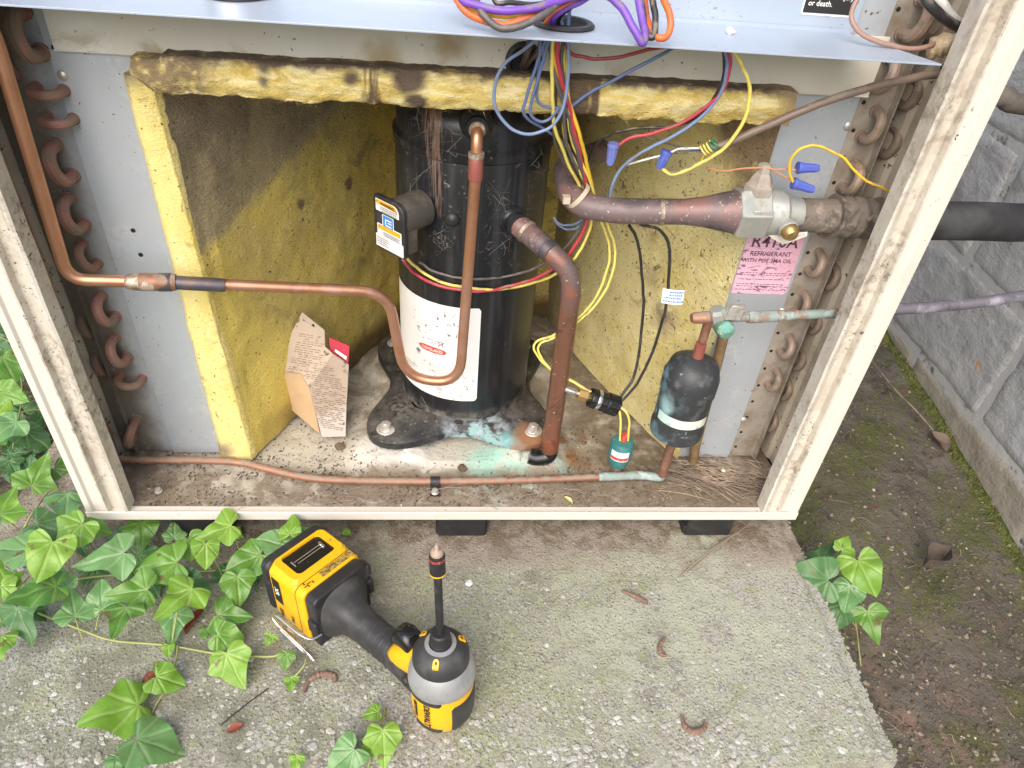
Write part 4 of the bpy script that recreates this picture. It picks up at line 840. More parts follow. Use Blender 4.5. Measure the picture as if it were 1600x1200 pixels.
M_outt = mat('grey blue tube', (.17, .16, .19), .5, .3, layers=[((.36, .36, .42), ('N', 25, .5, .64, 6), .6), ((.10, .09, .10), ('N', 50, .55, .7, 6, 0, 4), .6)]); OUTER.data.materials[0] = M_outt
# filter drier
dr = thing('filter_drier', 'corroded black filter drier can with a pale green band', 'filter drier', at(1072, 690, .05))
dtop, dbot = at(1089, 560, .052), at(1050, 686, .052)
dbot.x = dtop.x - .0005; dbot.z = at(1052, 679, .05).z; dbot.y = dtop.y; Ld = dtop.z - dbot.z
print('drier', dtop, dbot, Ld)
RD = .0305
q = MB(); q.lathe([(.010, 0), (RD * .93, .003), (RD * 1.03, .006), (RD * 1.05, .018), (RD * 1.0, .024), (RD, .028), (RD, Ld * .60), (RD * 1.05, Ld * .62), (RD * 1.05, Ld * .80), (RD * 1.0, Ld * .84), (RD * .90, Ld * .93), (RD * .62, Ld * .98), (.012, Ld + .001), (.007, Ld + .003)], base=dbot, seg=48); obj('can', q, M_drier, dr, smooth=40)
q = MB(); q.lathe([(RD + .0006, .034), (RD + .0006, .0470)], base=dbot, seg=40, cap=False, a0=195, a1=318); obj('band_label', q, M_drband, dr, smooth=60)
sleeve(dr, 'top_fitting', dtop, at(1101, 520, .048), .0065, M_red, prof=[(.0075, 0), (.0062, .004), (.0062, .022)])
q = MB(); q.tube(round_path([at(1098, 532, .050), at(1106, 505, .045), at(1116, 492, .042)], .006), .0050, 14); obj('upper_tube', q, M_copdull, dr, smooth=60)
q = MB(); q.tube([at(1134, 510, .075), at(1122, 560, .078), at(1086, 700, .085), at(1083, 722, .085)], .0062, 16); tag(obj('tan_tube', q, mat('tan tube', (.26, .17, .08), .6, .1, layers=[((.16, .10, .05), ('N', 30, .45, .65), .7)]), smooth=60), 'upright tan tube standing directly behind the filter drier', 'pipe')
# bottom liquid tube
zt0 = .020
q = MB(); PB = [dbot + Vector((0, 0, .004)), atZ(1042, 722, .022), atZ(1030, 740, zt0), atZ(1000, 743, zt0)]
PB[1].x = dbot.x; PB[1].y = dbot.y - .002; PB[1].z = .0255
lt = thing('liquid_tube', 'long low copper tube lying along the front of the pan', 'pipe', atZ(690, 750, .012))
q.tube([dbot + Vector((0, 0, .004)), Vector((dbot.x, dbot.y, .026))], .0058, 16); obj('drier_outlet', q, M_copdull, lt, smooth=60)
q = MB(); q.tube(round_path([Vector((dbot.x, dbot.y, .030)), Vector((dbot.x, dbot.y, zt0)), atZ(1005, 742, zt0), atZ(935, 745, zt0)], .012), .0056, 16); obj('verdigris_length', q, M_verd, lt, smooth=60)
q = MB(); q.tube(smooth_path([atZ(940, 745, zt0), atZ(820, 750, zt0), atZ(690, 752, zt0), atZ(560, 751, zt0), atZ(480, 746, zt0), atZ(420, 733, zt0), atZ(370, 722, zt0), atZ(300, 719, zt0), atZ(210, 719, zt0), atZ(185, 716, zt0 + .004)], 6), .0047, 16); obj('tube', q, M_copdull, lt, smooth=60)
c = atZ(680, 752, zt0); q = MB(); q.lathe([(.0062, -.006), (.0062, .006)], base=c, axis=(1, 0, 0), seg=20, cap=False); q.box((c.x - .006, c.y - .017, zt0 - .009), (c.x + .006, c.y - .004, zt0 - .0075)); q.box((c.x - .006, c.y - .0062, zt0 - .009), (c.x + .006, c.y - .0050, zt0)); cl_ = obj('clamp', q, M_rubber, lt, smooth=30)
q = MB(); q.lathe([(.0052, 0), (.0052, .001), (.0036, .002), (.0036, .005), (.001, .0056)], base=(c.x, c.y - .0115, zt0 - .0075), seg=12); obj('clamp_screw', q, M_steel, cl_)
# pressure switch on the pan
sw = thing('pressure_switch', 'small green pressure switch standing upright on a brown base', 'pressure switch', atZ(962, 735, .018))
c = atZ(962, 738, .016); q = MB(); q.lathe([(.0068, 0), (.0075, .003), (.0066, .006), (.0064, .018)], base=c, seg=6); obj('brass_base', q, M_copdull, sw, smooth=20)
q = MB(); q.lathe([(.0110, .016), (.0122, .018), (.0122, .028), (.0148, .0295), (.0148, .054), (.0130, .057), (.0001, .058)], base=c, seg=32, cap=False); swb = obj('body', q, M_teal, sw)
q = MB(); q.lathe([(.0150, .0335), (.0150, .0490)], base=c, seg=16, cap=False, a0=205, a1=300); obj('label', q, M_white, swb)
q = MB(); q.lathe([(.0152, .0350), (.0152, .0400)], base=c, seg=16, cap=False, a0=207, a1=298); obj('red_print', q, M_redink, swb)
q = MB(); q.lathe([(.0038, .057), (.0038, .068)], base=c + Vector((.001, 0, 0)), seg=12); obj('red_cap', q, M_redink, sw)
swc = c
# black switch lying across
sA, sB = at(890, 610, .075), at(962, 634, .072)
bs = thing('pressure_switch', 'shiny black pressure switch lying on its side on a brass stem', 'pressure switch', sA)
ax2 = sB - sA; L3 = ax2.length
q = MB(); q.lathe([(.0060, L3 * .40), (.0080, L3 * .42), (.0118, L3 * .44), (.0124, L3 * .48), (.0124, L3 * .78), (.0134, L3 * .80), (.0134, L3 * 1.02), (.0115, L3 * 1.05)], base=sA, axis=ax2, seg=28); obj('body', q, M_gloss, bs); q = MB(); q.lathe([(.0126, L3 * .56), (.0128, L3 * .57), (.0128, L3 * .62), (.0126, L3 * .63)], base=sA, axis=ax2, seg=28, cap=False); obj('glint_band', q, M_chrome, bs)  # chrome band added to imitate the bright reflections on the black body
q = MB(); q.lathe([(.0062, L3 * .18), (.0076, L3 * .20), (.0076, L3 * .36), (.0060, L3 * .41)], base=sA, axis=ax2, seg=6); obj('brass_nut', q, M_brassy, bs, smooth=20)
q = MB(); q.lathe([(.0032, -.006), (.0040, -.001), (.0040, L3 * .10), (.0030, L3 * .12), (.0030, L3 * .2)], base=sA, axis=ax2, seg=16); obj('chrome_tip', q, M_chrome, bs)
# zip tie
q = MB(); zc = at(907, 300, .10); dT = (at(960, 330, .071) - at(893, 318, .085)).normalized()
zc = at(903, 306, .088); q.lathe([(.0134, -.0022), (.0148, -.0022), (.0148, .0022), (.0134, .0022)], base=zc, axis=(.8, -.15, -.65), seg=36, cap=False); q.box(tuple(zc + Vector((-.016, -.012, -.004))), tuple(zc + Vector((-.009, -.004, .003))))
tag(obj('cable_tie', q, mat('aged nylon', (.55, .47, .36), .5)), 'yellowed cable tie round the elbow of the mauve suction pipe', 'cable tie')

# ================================================================== WIRES
def wire(pts, r, c, label, name='wire', group='wires in the cabinet', k=6):
    PP = path3(pts)
    if not isinstance(pts[0], Vector) and pts[0][1] in (45, 50, 55, 60, 70):
        for p in PP: p.z = min(p.z, .5440 - r)
    PS_ = smooth_path(PP, k); PS_ = [p + Vector((fbm(p + Vector((r * 900, 0, 0)), 30), 0, fbm(p, 30))) * (.0014 if 0 < i_ < len(PS_) - 1 else 0) for i_, p in enumerate(PS_)]
    q = MB(); q.tube(PS_, r, 8); return tag(obj(name, q, W[c], smooth=60, origin=path3(pts)[0]), label, 'wire' if name == 'wire' else 'cable', group)
os_ = lambda x, y, e: onshell(x, y, e)
wire([(866, 45, .05), (863, 90, .052), (862, 150, .058), (868, 205, .068), (886, 252, .085), (906, 292, .098), (922, 325, .105), (922, 355, .105), (908, 388, .105), (875, 425, .115), os_(815, 447, .004), os_(760, 453, .004), os_(700, 444, .004), os_(660, 425, .006), (635, 403, .108)], .0017, 'yellow', 'yellow wire swinging round the shell to the terminal cover, uppermost of its pair')
wire([(874, 45, .05), (871, 95, .05), (882, 140, .055), (897, 200, .065), (910, 262, .085), (920, 310, .10), (915, 352, .10), (888, 398, .105), (852, 428, .118), os_(800, 446, .0055), os_(745, 456, .0055), os_(685, 446, .0055), os_(650, 428, .007), (630, 405, .104)], .0019, 'red', 'red wire from the bundle swinging round the shell to the terminal cover')
wire([(882, 45, .05), (878, 95, .052), (880, 160, .058), (884, 220, .070), (900, 262, .085), (916, 300, .10), (912, 345, .105), (888, 382, .110), (850, 412, .120), os_(800, 430, .003), os_(740, 437, .003), os_(680, 425, .003), os_(655, 410, .004)], .0016, 'grey', 'dark grey wire highest on the shell, running to the terminal cover')
wire([(878, 45, .055), (880, 110, .056), (881, 165, .060), (884, 215, .072), (902, 262, .085), (921, 300, .098), (938, 345, .098), (953, 390, .10), (942, 440, .10), (918, 482, .098), (872, 520, .098), (838, 534, .10), (836, 550, .10), (858, 575, .095), (900, 598, .085), (950, 630, .07), (968, 645, .06), swc + Vector((-.004, 0, .057))], .0015, 'yellow', 'yellow wire of the long pair, dropping to the left side of the green switch')
wire([(884, 45, .055), (886, 110, .056), (887, 170, .060), (893, 215, .072), (912, 262, .085), (928, 298, .096), (946, 345, .096), (961, 390, .098), (952, 440, .098), (926, 482, .096), (878, 522, .096), (845, 536, .097), (842, 552, .097), (862, 577, .092), (906, 602, .082), (960, 632, .066), (982, 650, .058), swc + Vector((.006, 0, .057))], .0015, 'yellow', 'yellow wire of the long pair, dropping to the right side of the green switch')
wire([(860, 45, .05), (862, 90, .055), (872, 135, .055), (890, 190, .064), (904, 245, .078), (918, 300, .10), (925, 330, .11)], .0019, 'grey', 'thick dark wire beside the red wire in the middle of the bundle')
wire([(868, 45, .052), (868, 90, .053), (892, 170, .060), (905, 210, .066), (918, 262, .085), (926, 305, .10), (925, 340, .105)], .0018, 'gold', 'golden yellow wire right of the red wire in the bundle')
wire([(852, 50, .05), (868, 120, .06), (866, 190, .068), (872, 235, .08), (895, 275, .095), (915, 305, .11)], .0015, 'brown', 'brown wire on the left of the bundle beside the compressor')
wire([(850, 50, .045), (815, 80, .045), (788, 100, .045), (773, 135, .046), (774, 168, .047), (795, 198, .048), (830, 209, .048), (862, 196, .048), (880, 160, .047), (887, 120, .046), (886, 60, .046)], .0015, 'lightblue', 'blue wire making the big round loop in front of the wool strip')
wire([(858, 50, .05), (838, 105, .052), (822, 155, .055), (819, 178, .058), (845, 198, .07), (868, 213, .078), (892, 238, .088), (905, 268, .10)], .0014, 'blue', 'blue wire bent sharply at the lower edge of the wool strip, leftmost')
wire([(862, 50, .05), (848, 100, .052), (833, 150, .055), (830, 178, .058), (850, 190, .062), (872, 170, .06)], .0014, 'blue', 'blue wire bent under itself just right of its sharp bent neighbour')
wire([(846, 50, .048), (842, 120, .056), (840, 155, .058), (852, 166, .06), (875, 168, .062)], .0013, 'blue', 'short blue wire hidden behind the other blue wires on the strip')
wire([(1060, 70, .04), (1020, 92, .05), (960, 125, .058), (905, 156, .062), (885, 178, .066), (880, 200, .07)], .0015, 'blue', 'blue wire slanting down from the shelf edge across the divider')
wire([(880, 55, .05), (890, 82, .048), (920, 92, .045), (960, 90, .042), (1005, 79, .036), (1060, 60, .03)], .0015, 'darkred', 'dark red wire sagging just below the edge of the shelf')
wire([(1142, 60, .03), (1141, 100, .035), (1134, 130, .04), (1110, 162, .045), (1070, 190, .05), (1020, 208, .055), (985, 216, .058), (962, 232, .06)], .0016, 'red', 'red wire swinging from the shelf to the lavender wire nut')
wire([(1136, 60, .032), (1136, 105, .036), (1125, 145, .042), (1095, 185, .048), (1045, 215, .055), (1000, 238, .062), (972, 262, .068), (957, 290, .072), (952, 330, .085)], .0016, 'lightblue', 'blue wire swinging from the shelf down behind the suction pipe')
wire([(1133, 60, .034), (1132, 110, .038), (1118, 150, .044), (1085, 186, .052), (1040, 198, .06), (985, 202, .07), (945, 214, .08), (925, 235, .095), (918, 255, .11)], .0013, 'black', 'black wire swinging from the shelf to the back of the bundle')
wire([(1148, 60, .03), (1160, 105, .032), (1170, 140, .034), (1166, 180, .036), (1148, 212, .040), (1115, 243, .045), (1080, 264, .050), (1050, 272, .054), (1034, 264, .056)], .0017, 'yellow', 'yellow wire curving from the shelf to the blue wire nut')
wire([(976, 256, .07), (1005, 250, .068), (1032, 243, .062)], .0011, 'white', 'short white wire lying left of the dark blue wire nut')
wire([(1044, 240, .060), (1062, 232, .060), (1096, 231, .058)], .0011, 'white', 'short white wire lying right of the dark blue wire nut')
wire([(1060, 236, .062), (1085, 235, .062), (1100, 238, .058)], .0008, 'blue', 'thin blue strand right of the dark blue wire nut')
wire([(960, 205, .08), (1010, 215, .075), (1060, 228, .066), (1100, 236, .06)], .0008, 'brown', 'thin brown strand crossing the stained wool slab')
def coilwire(c, a, b, n_, r_, col_, label):
    q = MB(); A, B = at(*a), at(*b); d = (B - A); u = d.orthogonal().normalized(); v = d.normalized().cross(u); pts = [A + d * (k / (n_ * 10)) + (u * math.cos(k * .628) + v * math.sin(k * .628)) * r_ for k in range(n_ * 10 + 1)]; q.tube(pts, .0008, 6); tag(obj('wire', q, W[col_], smooth=60), label, 'wire', 'wires in the cabinet')
coilwire(0, (1098, 236, .052), (1112, 228, .050), 3, .005, 'yellow', 'yellow strand wound round the end of the brown cable'); coilwire(0, (1112, 230, .050), (1122, 222, .048), 2, .005, 'green', 'green strand wound round the end of the brown cable')
wire([(1100, 240, .056), (1095, 250, .055), (1090, 262, .055)], .0008, 'gold', 'thin golden strand hanging below the brown cable end')
wire([(1560, 95, .05), (1500, 112, .05), (1455, 117, .048), (1400, 127, .045), (1340, 143, .043), (1280, 163, .042), (1220, 189, .043), (1165, 212, .045), (1110, 232, .05)], .0037, 'cable', 'brown cable crossing from the right post to the loose wires', 'cable')
wire([(1104, 262, .06), (1130, 267, .06), (1165, 264, .06), (1190, 262, .058), (1215, 264, .055), (1245, 266, .052)], .0010, 'tan', 'thin orange wire running to the upper right wire nut')
wire([(1205, 262, .056), (1222, 275, .054), (1242, 286, .052)], .0009, 'tan', 'thin orange wire running down to the lower right wire nut')
wire([(1241, 288, .052), (1233, 268, .050), (1236, 248, .048), (1252, 232, .046), (1280, 228, .044), (1312, 242, .042), (1335, 265, .042), (1355, 283, .044), (1385, 297, .048), (1415, 312, .055)], .0013, 'gold', 'yellow wire arching from the wire nuts to the right post')
wire([(983, 352, .09), (994, 372, .095), (1003, 420, .10), (1005, 470, .10), (1000, 540, .095), (990, 590, .085), (966, 627, .073)], .0017, 'black', 'straight black cable hanging from the suction pipe to the black switch, left one', 'cable')
wire([(1000, 350, .085), (1030, 360, .08), (1045, 385, .078), (1044, 440, .078), (1038, 490, .078), (1020, 550, .078), (995, 600, .075), (966, 633, .072)], .0017, 'black', 'black cable with a paper tag bowing right of its twin', 'cable')
wire([(866, 340, .15), (880, 352, .135), (900, 350, .12), (915, 340, .115)], .0012, 'lightblue', 'small blue wire loop left of the bundle under the elbow, upper one')
wire([(866, 342, .15), (882, 358, .135), (898, 358, .12), (912, 350, .115)], .0012, 'lightblue', 'small blue wire loop left of the bundle under the elbow, lower one')
# thick wires above the shelf
wire([(690, -60, .04), (712, -5, .02), (735, 24, .012), (785, 37, .008), (828, 24, .012), (866, 2, .03), (900, -30, .05)], .0028, 'orange', 'thick orange wire, lowest coloured loop on the shelf', k=8)
wire([(700, -60, .045), (722, 0, .025), (748, 18, .018), (790, 25, .014), (835, 16, .02), (870, -5, .035), (900, -40, .055)], .0024, 'gold', 'thick yellow wire looped between the purple and the orange on the shelf', k=8)
wire([(690, -70, .04), (716, -10, .018), (742, 9, .010), (790, 17, .006), (838, 11, .010), (890, -5, .022), (940, -12, .022), (968, 12, .012), (990, 45, .002), (1005, 68, -.002), (1008, 52, .004), (1000, 20, .016), (994, -20, .03), (990, -70, .045)], .0030, 'purple', 'thick purple wire running along the shelf and looping at its front edge', k=8)
wire([(735, -60, .045), (742, -5, .02), (752, 22, .006), (778, 41, 0), (812, 40, 0), (842, 26, .006), (872, 4, .02), (900, -30, .04)], .0027, 'grey', 'thick charcoal wire, lowest loop hanging over the shelf', k=8)
wire([(770, -40, .06), (774, 4, .045), (800, 4, .045), (850, 4, .05), (880, -20, .06)], .0020, 'black', 'black wire lying behind the purple loop on the shelf', k=8)
wire([(862, 38, .045), (868, 26, .035), (885, 12, .030), (920, -8, .03), (960, -40, .04)], .0028, 'purple', 'thick purple wire rising out of the grommet in the shelf', k=8)
wire([(852, 38, .040), (862, 22, .03), (880, 8, .025), (930, -18, .03)], .0015, 'orange', 'thin orange wire rising out of the grommet in the shelf', k=8)
wire([(872, 42, .05), (876, 25, .045), (895, 8, .04), (915, -20, .05)], .0022, 'black', 'black wire rising out of the grommet beside the purple one', k=8)
wire([(888, 42, .05), (889, 20, .052), (890, -30, .06)], .0016, 'blue', 'blue wire standing straight up from the grommet, right one', k=8)
wire([(878, 40, .05), (874, 22, .055), (882, 10, .06), (888, -30, .07)], .0016, 'blue', 'blue wire curving up from the grommet, left of the straight one', k=8)
wire([(1012, -70, .045), (1018, -5, .02), (1023, 30, .008), (1019, 58, .002), (1009, 52, .006), (1003, 20, .02), (998, -20, .035)], .0026, 'black', 'thick black wire looping over the shelf edge beside the purple loop', k=8)
wire([(1018, -70, .045), (1036, -5, .02), (1047, 25, .008), (1043, 52, .002), (1028, 60, 0), (1016, 45, .01), (1008, 10, .03), (1002, -30, .04)], .0026, 'orange', 'thick orange wire making the rightmost loop over the shelf', k=8)
wire([(1432, -30, .06), (1450, 5, .05), (1475, 30, .05), (1504, 45, .055), (1512, 46, .07)], .0042, 'black', 'black cable entering the yellowed putty at the top right', 'cable')
wire([(1448, -30, .07), (1468, 0, .062), (1490, 28, .06), (1502, 40, .062)], .0040, 'white', 'white cable beside the black one at the top right', 'cable')
wire([(1350, -20, .065), (1333, 10, .06), (1330, 32, .055), (1342, 52, .05), (1372, 66, .045), (1415, 75, .045), (1448, 74, .05), (1470, 66, .06)], .0021, 'capillary', 'thin copper capillary looping past the warning label to the putty', 'cable')
bpy.data.objects[-1] if False else None
# wire nuts
def nut(a, b, m_, label):
    A, B = at(*a), at(*b); L = (B - A).length; t = thing('wire_nut', label, 'wire nut', A, 'wire nuts'); q = MB(); n_ = 20; prof = [(.0046, 0), (.0050, L * .12), (.0048, L * .2), (.0040, L * .85), (.0030, L)]
    q.lathe(prof, base=A, axis=B - A, seg=n_); k = 0
    for i, v in enumerate(q.v):
        if (i % n_) % 2 and n_ * 2 <= i < n_ * 4: 
            ax = (B - A).normalized(); p = A + ax * (v - A).dot(ax); q.v[i] = p + (v - p) * .86
    obj('cap', q, m_, t, smooth=20); q = MB(); q.lathe([(.0054, 0), (.0056, .002), (.0050, .004)], base=A, axis=B - A, seg=20, cap=False); obj('skirt', q, m_, t)
nut((959, 224, .060), (953, 257, .060), M_nutp, 'lavender blue wire nut hanging on the red wire'); nut((1043, 236, .058), (1030, 263, .058), M_nut, 'dark blue wire nut between the two short white wires')
nut((1246, 262, .050), (1279, 263, .050), M_nut, 'upper of the two blue wire nuts on the grey plate'); nut((1239, 286, .050), (1271, 297, .048), M_nut, 'lower of the two blue wire nuts on the grey plate')
# paper tag
tg = MB(); c = at(1036, 450, .076); X_ = (at(1070, 453, .076) - c); Z_ = (at(1033, 473, .076) - c); tg.grid(6, 2, lambda u, v: c + X_ * u + Z_ * v + Vector((0, -.002 * math.sin(u * 3), 0))); t_ = obj('paper_tag', tg, M_white, origin=c); tag(t_, 'small white paper tag printed in blue wrapped on the black cable', 'tag')
q = MB()
for (v, u0, u1) in ((.12, .3, .95), (.32, .3, .9), (.52, .1, .85), (.75, .05, .9)):
    u = u0
    while u < u1: l = random.uniform(.03, .1); q.add([c + X_ * a + Z_ * b + Vector((0, -.0006 - .002 * math.sin(a * 3), 0)) for a, b in ((u, v), (u + l, v), (u + l, v + .09), (u, v + .09))], [(0, 1, 2, 3)]); u += l + .03
obj('print', q, M_blueink, t_, smooth=0)

# ================================================================== LABELS
# pink refrigerant label on the right galvanised plate
A_ = at(1166, 352, .1000); B_ = at(1262, 362, .1000); C_ = at(1223, 462, .1000); 
zl1 = at(1175, 345, .100).z; zl0 = at(1180, 459, .100).z; xl0 = at(1141, 459, .100).x; xl1 = at(1225, 461, .100).x + .001
pk = thing('refrigerant_label', 'pink refrigerant label on the galvanised plate under the suction valve', 'label', (xl0, .1003, zl0))
q = MB(); q.prism(rrect(xl0, zl0, xl1, zl1, (.002,) * 4), 0, .0003, lambda x, y, z: (x, .1002 - z, y)); q.f = [f for f in q.f]; obj('paper', q, M_pink, pk, smooth=0)
wp = xl1 - xl0; hp = zl1 - zl0
def pt(x, y): return (xl0 + x, .0996, zl0 + y)
for txt, sz, yy, xx, bd in (('R410A', .0200, .665, .50, .0002), ('REFRIGERANT', .0078, .545, .49, .0001), ('WITH POE 3MA OIL', .0068, .455, .46, .0001)):
    q = text_mb(txt, sz, lambda x, y: pt(wp * xx + x * .95, hp * yy + y), bold=bd); obj('lettering', q, mat('plum ink', (.12, .045, .07), .5) if 'plum ink' not in MATS else MATS['plum ink'], pk, smooth=0)
q = MB()
for yy in (.30, .27, .21, .14, .11, .06):
    x = .06
    while x < .86: l = random.uniform(.02, .07); q.add([pt(wp * a, hp * b) for a, b in ((x, yy), (x + l, yy), (x + l, yy + .009), (x, yy + .009))], [(0, 1, 2, 3)]); x += l + .02
obj('fine_print', q, MATS['plum ink'], pk, smooth=0)
# torn white tag hanging at the gauge port
q = MB(); pts = [(1193, 361), (1203, 359), (1215, 362), (1238, 364), (1262, 362), (1261, 369), (1240, 377), (1222, 382), (1206, 372)]
q.add([at(x, y, .046) for x, y in pts] + [at(x, y, .0465) for x, y in pts], [tuple(range(9)), tuple(range(9, 18))[::-1]] + [(i, (i + 1) % 9, 9 + (i + 1) % 9, 9 + i) for i in range(9)]); tag(obj('torn_tag', q, mat('torn paper', (.72, .66, .58), .7, layers=[((.4, .33, .26), ('N', 120, .56, .64))]), smooth=0), 'torn cream paper tag caught under the brass gauge cap', 'tag')
# black warning label on the control panel
xb0, xb1 = at(1254, 10, .0935).x, at(1336, 10, .0935).x; zb0 = at(1290, 25, .0935).z
wlb = thing('warning_label', 'black warning label with white lettering on the control panel', 'label', (xb0, .0935, zb0))
q = MB(); q.prism(rrect(xb0, zb0, xb1, zb0 + .075, (.002,) * 4), 0, .0003, lambda x, y, z: (x, .0938 - z, y)); obj('white_border', q, M_white, wlb, smooth=0)
q = MB(); q.prism(rrect(xb0 + .0012, zb0 + .0018, xb1 - .0012, zb0 + .0735, (.001,) * 4), 0, .0003, lambda x, y, z: (x, .0933 - z, y)); obj('black_field', q, M_blackink, wlb, smooth=0)
for txt, dz in (('Can cause injury', .0135), ('or death.', .0075)):
    q = text_mb(txt, .0062, lambda x, y: (xb0 + .004 + x * .95, .0928, zb0 + dz + y), align='LEFT', bold=.00008); obj('lettering', q, M_white, wlb, smooth=0)
q = text_mb('HAZARDOUS VOLTAGE', .0056, lambda x, y: (xb0 + .004 + x * .95, .0928, zb0 + .030 + y), align='LEFT'); 
# aluminium capacitor at the top left of the tray
q = MB(); cc_ = atZ(362, -2, .5468); cc_.y += .018
ca = thing('capacitor', 'shiny aluminium capacitor can standing on the grey shelf', 'capacitor', cc_)
q.lathe([(.0265, 0), (.0275, .001), (.0275, .004), (.0262, .0055), (.0258, .09)], base=cc_, seg=48); obj('can', q, M_chrome, ca)
q = MB(); q.lathe([(.0290, 0), (.0295, .0008), (.0285, .0016)], base=cc_ + Vector((0, 0, .0001)), seg=48, cap=False); obj('rim', q, M_rubber, ca)
# white crumb on the shelf
def rock(c, r, mat_, name, label, cat, group=None, flat=.7, sub=2):
    import bmesh
    bm2 = bmesh.new(); bmesh.ops.create_icosphere(bm2, subdivisions=sub, radius=r); q = MB(); sd = random.random() * 50
    q.add([Vector((v.co.x, v.co.y, v.co.z * flat)) * (1 + .5 * noise.noise(v.co / r * 1.1 + Vector((sd, 0, 0)))) + Vector(c) for v in bm2.verts], [tuple(v.index for v in f.verts) for f in bm2.faces]); bm2.free(); return tag(obj(name, q, mat_, smooth=25), label, cat, group)
c = atZ(1141, 48, .549); rock(c, .0038, M_white, 'paper_scrap', 'white crumpled scrap lying on the right half of the shelf', 'scrap')
c = atZ(733, 911, -.048); rock(c, .0048, M_white, 'white_crumb', 'white crumbly fleck on the slab right of the bit', 'crumb', flat=.3)
# putty
q = MB(); P0 = [at(1448, 84, .06), at(1470, 70, .058), at(1495, 62, .055), at(1520, 58, .055), at(1545, 62, .06)]
q.tube(smooth_path(P0, 8), [.004 + .0052 * abs(math.sin(i * .11 + .2)) + .003 * math.sin(i * 1.3) * .4 for i in range(33)], 14); q.v = [v + Vector((fbm(v, 60), fbm(v + Vector((5, 0, 0)), 60), fbm(v + Vector((0, 5, 0)), 60))) * .0035 for v in q.v]
tag(obj('sealing_putty', q, M_putty, smooth=50), 'crumbling yellowed putty round the cables at the top right', 'putty')
q = MB(); gh_ = at(1489, 116, .052); q.lathe([(.0085, -.003), (.0115, 0), (.0085, .004), (.006, .004)], base=Vector((.8535, .070, gh_.z - .004)), axis=(-1, 0, 0), seg=24, cap=False); tag(obj('cable_grommet', q, M_rubber), 'dark rubber grommet where the brown cable leaves the cabinet', 'grommet')
q = MB(); q.tube(smooth_path([Vector((.862, .08, .500)), at(1565, 150, .085), at(1640, 166, .09), Vector((1.35, .12, .50))], 6), .0095, 16); tag(obj('conduit', q, mat('brown conduit', (.10, .085, .075), .6, layers=[((.15, .13, .11), ('N', 30, .5, .7))]), smooth=60), 'brown conduit stub outside the cabinet at the top right', 'conduit')
q = MB(); gc2 = at(818, 95, .093); q.lathe([(.016, 0), (.0165, .002), (.0125, .004), (.0115, .001)], base=(gc2.x, .0932, gc2.z), axis=(0, -1, 0), seg=32, cap=False); gro2 = obj('divider_grommet', q, M_rubber, cab)
q = MB(); disc(q, (gc2.x, .0931, gc2.z), .012, (0, -1, 0)); obj('grommet_opening', q, M_hole, gro2, smooth=0)
wire([(830, 55, .05), (826, 80, .06), (820, 98, .08), (815, 108, .098)], .0030, 'brown', 'thick brown wire turning into the divider grommet, left one')
wire([(848, 55, .05), (842, 80, .06), (828, 98, .078), (818, 110, .098)], .0026, 'brown', 'thick brown wire turning into the divider grommet, right one')

# ================================================================== CARDBOARD
cb = thing('cardboard_scrap', 'folded printed cardboard scrap leaning on the yellow wool slab', 'cardboard', atZ(500, 683, .014))
def sheet(pts, tris, m_, name, th=.0012, sub=0):
    q = MB(); V_ = [at(*p) for p in pts]; n_ = len(V_); q.add(V_ + [v + Vector((.0, th, .0)) for v in V_], [tuple(t) for t in tris] + [tuple(n_ + i for i in t)[::-1] for t in tris])
    from collections import Counter
    ed = Counter(); 
    for t in tris:
        for i in range(len(t)): ed[tuple(sorted((t[i], t[(i + 1) % len(t)])))] += 1
    for (a, b), k in ed.items():
        if k == 1: q.f.append((a, b, n_ + b, n_ + a))
    return obj(name, q, m_, cb, smooth=30)
cf = [(472, 488, .190), (507, 516, .186), (508, 542, .176), (497, 565, .166), (545, 570, .176), (541, 640, .150), (540, 682, .130), (503, 683, .122), (492, 640, .130), (483, 605, .140), (470, 583, .152), (430, 580, .164), (450, 530, .178), (520, 553, .172)]
sheet(cf, [(0, 12, 3), (0, 3, 2, 1), (12, 11, 10, 3), (3, 10, 9), (3, 9, 13), (3, 13, 2), (13, 9, 8, 4), (8, 5, 4), (8, 7, 6, 5)], M_card, 'printed_face')
ci = [(430, 581, .1645), (470, 584, .1525), (483, 606, .1405), (492, 641, .1305), (500, 678, .1225), (497, 676, .135), (455, 640, .165)]
sheet(ci, [(0, 6, 2, 1), (6, 5, 3, 2), (5, 4, 3)], M_cardin, 'folded_back')
sheet([(514, 527, .187), (546, 541, .187), (544, 567, .178), (516, 549, .180)], [(0, 3, 2, 1)], M_cardred, 'red_panel')
sheet([(523, 549, .1795), (524, 545, .1805), (542, 557, .1795), (541, 562, .1785)], [(0, 3, 2, 1)], M_white, 'white_mark', th=-.0006)
q = MB(); a = at(473, 497, .1875); b = at(505, 521, .1845); X_ = (b - a); Yd = (at(470, 507, .187) - a)
for (u0, u1) in ((.02, .06), (.08, .13), (.15, .2), (.22, .27), (.29, .36), (.66, .70), (.72, .78), (.8, .84), (.86, .92)): q.add([a + X_ * u0, a + X_ * u1, a + X_ * u1 + Yd * .6, a + X_ * u0 + Yd * .6], [(0, 1, 2, 3)])
cc2 = a + X_ * .5 + Yd * .4; q.add([cc2 + X_ * .09 * math.cos(rad(t)) + Yd * .75 * math.sin(rad(t)) for t in range(0, 360, 30)], [tuple(range(12))]); q.v = [v + Vector((0, -.0012, 0)) for v in q.v]; obj('print', q, M_blackink, cb, smooth=0)
q = MB()
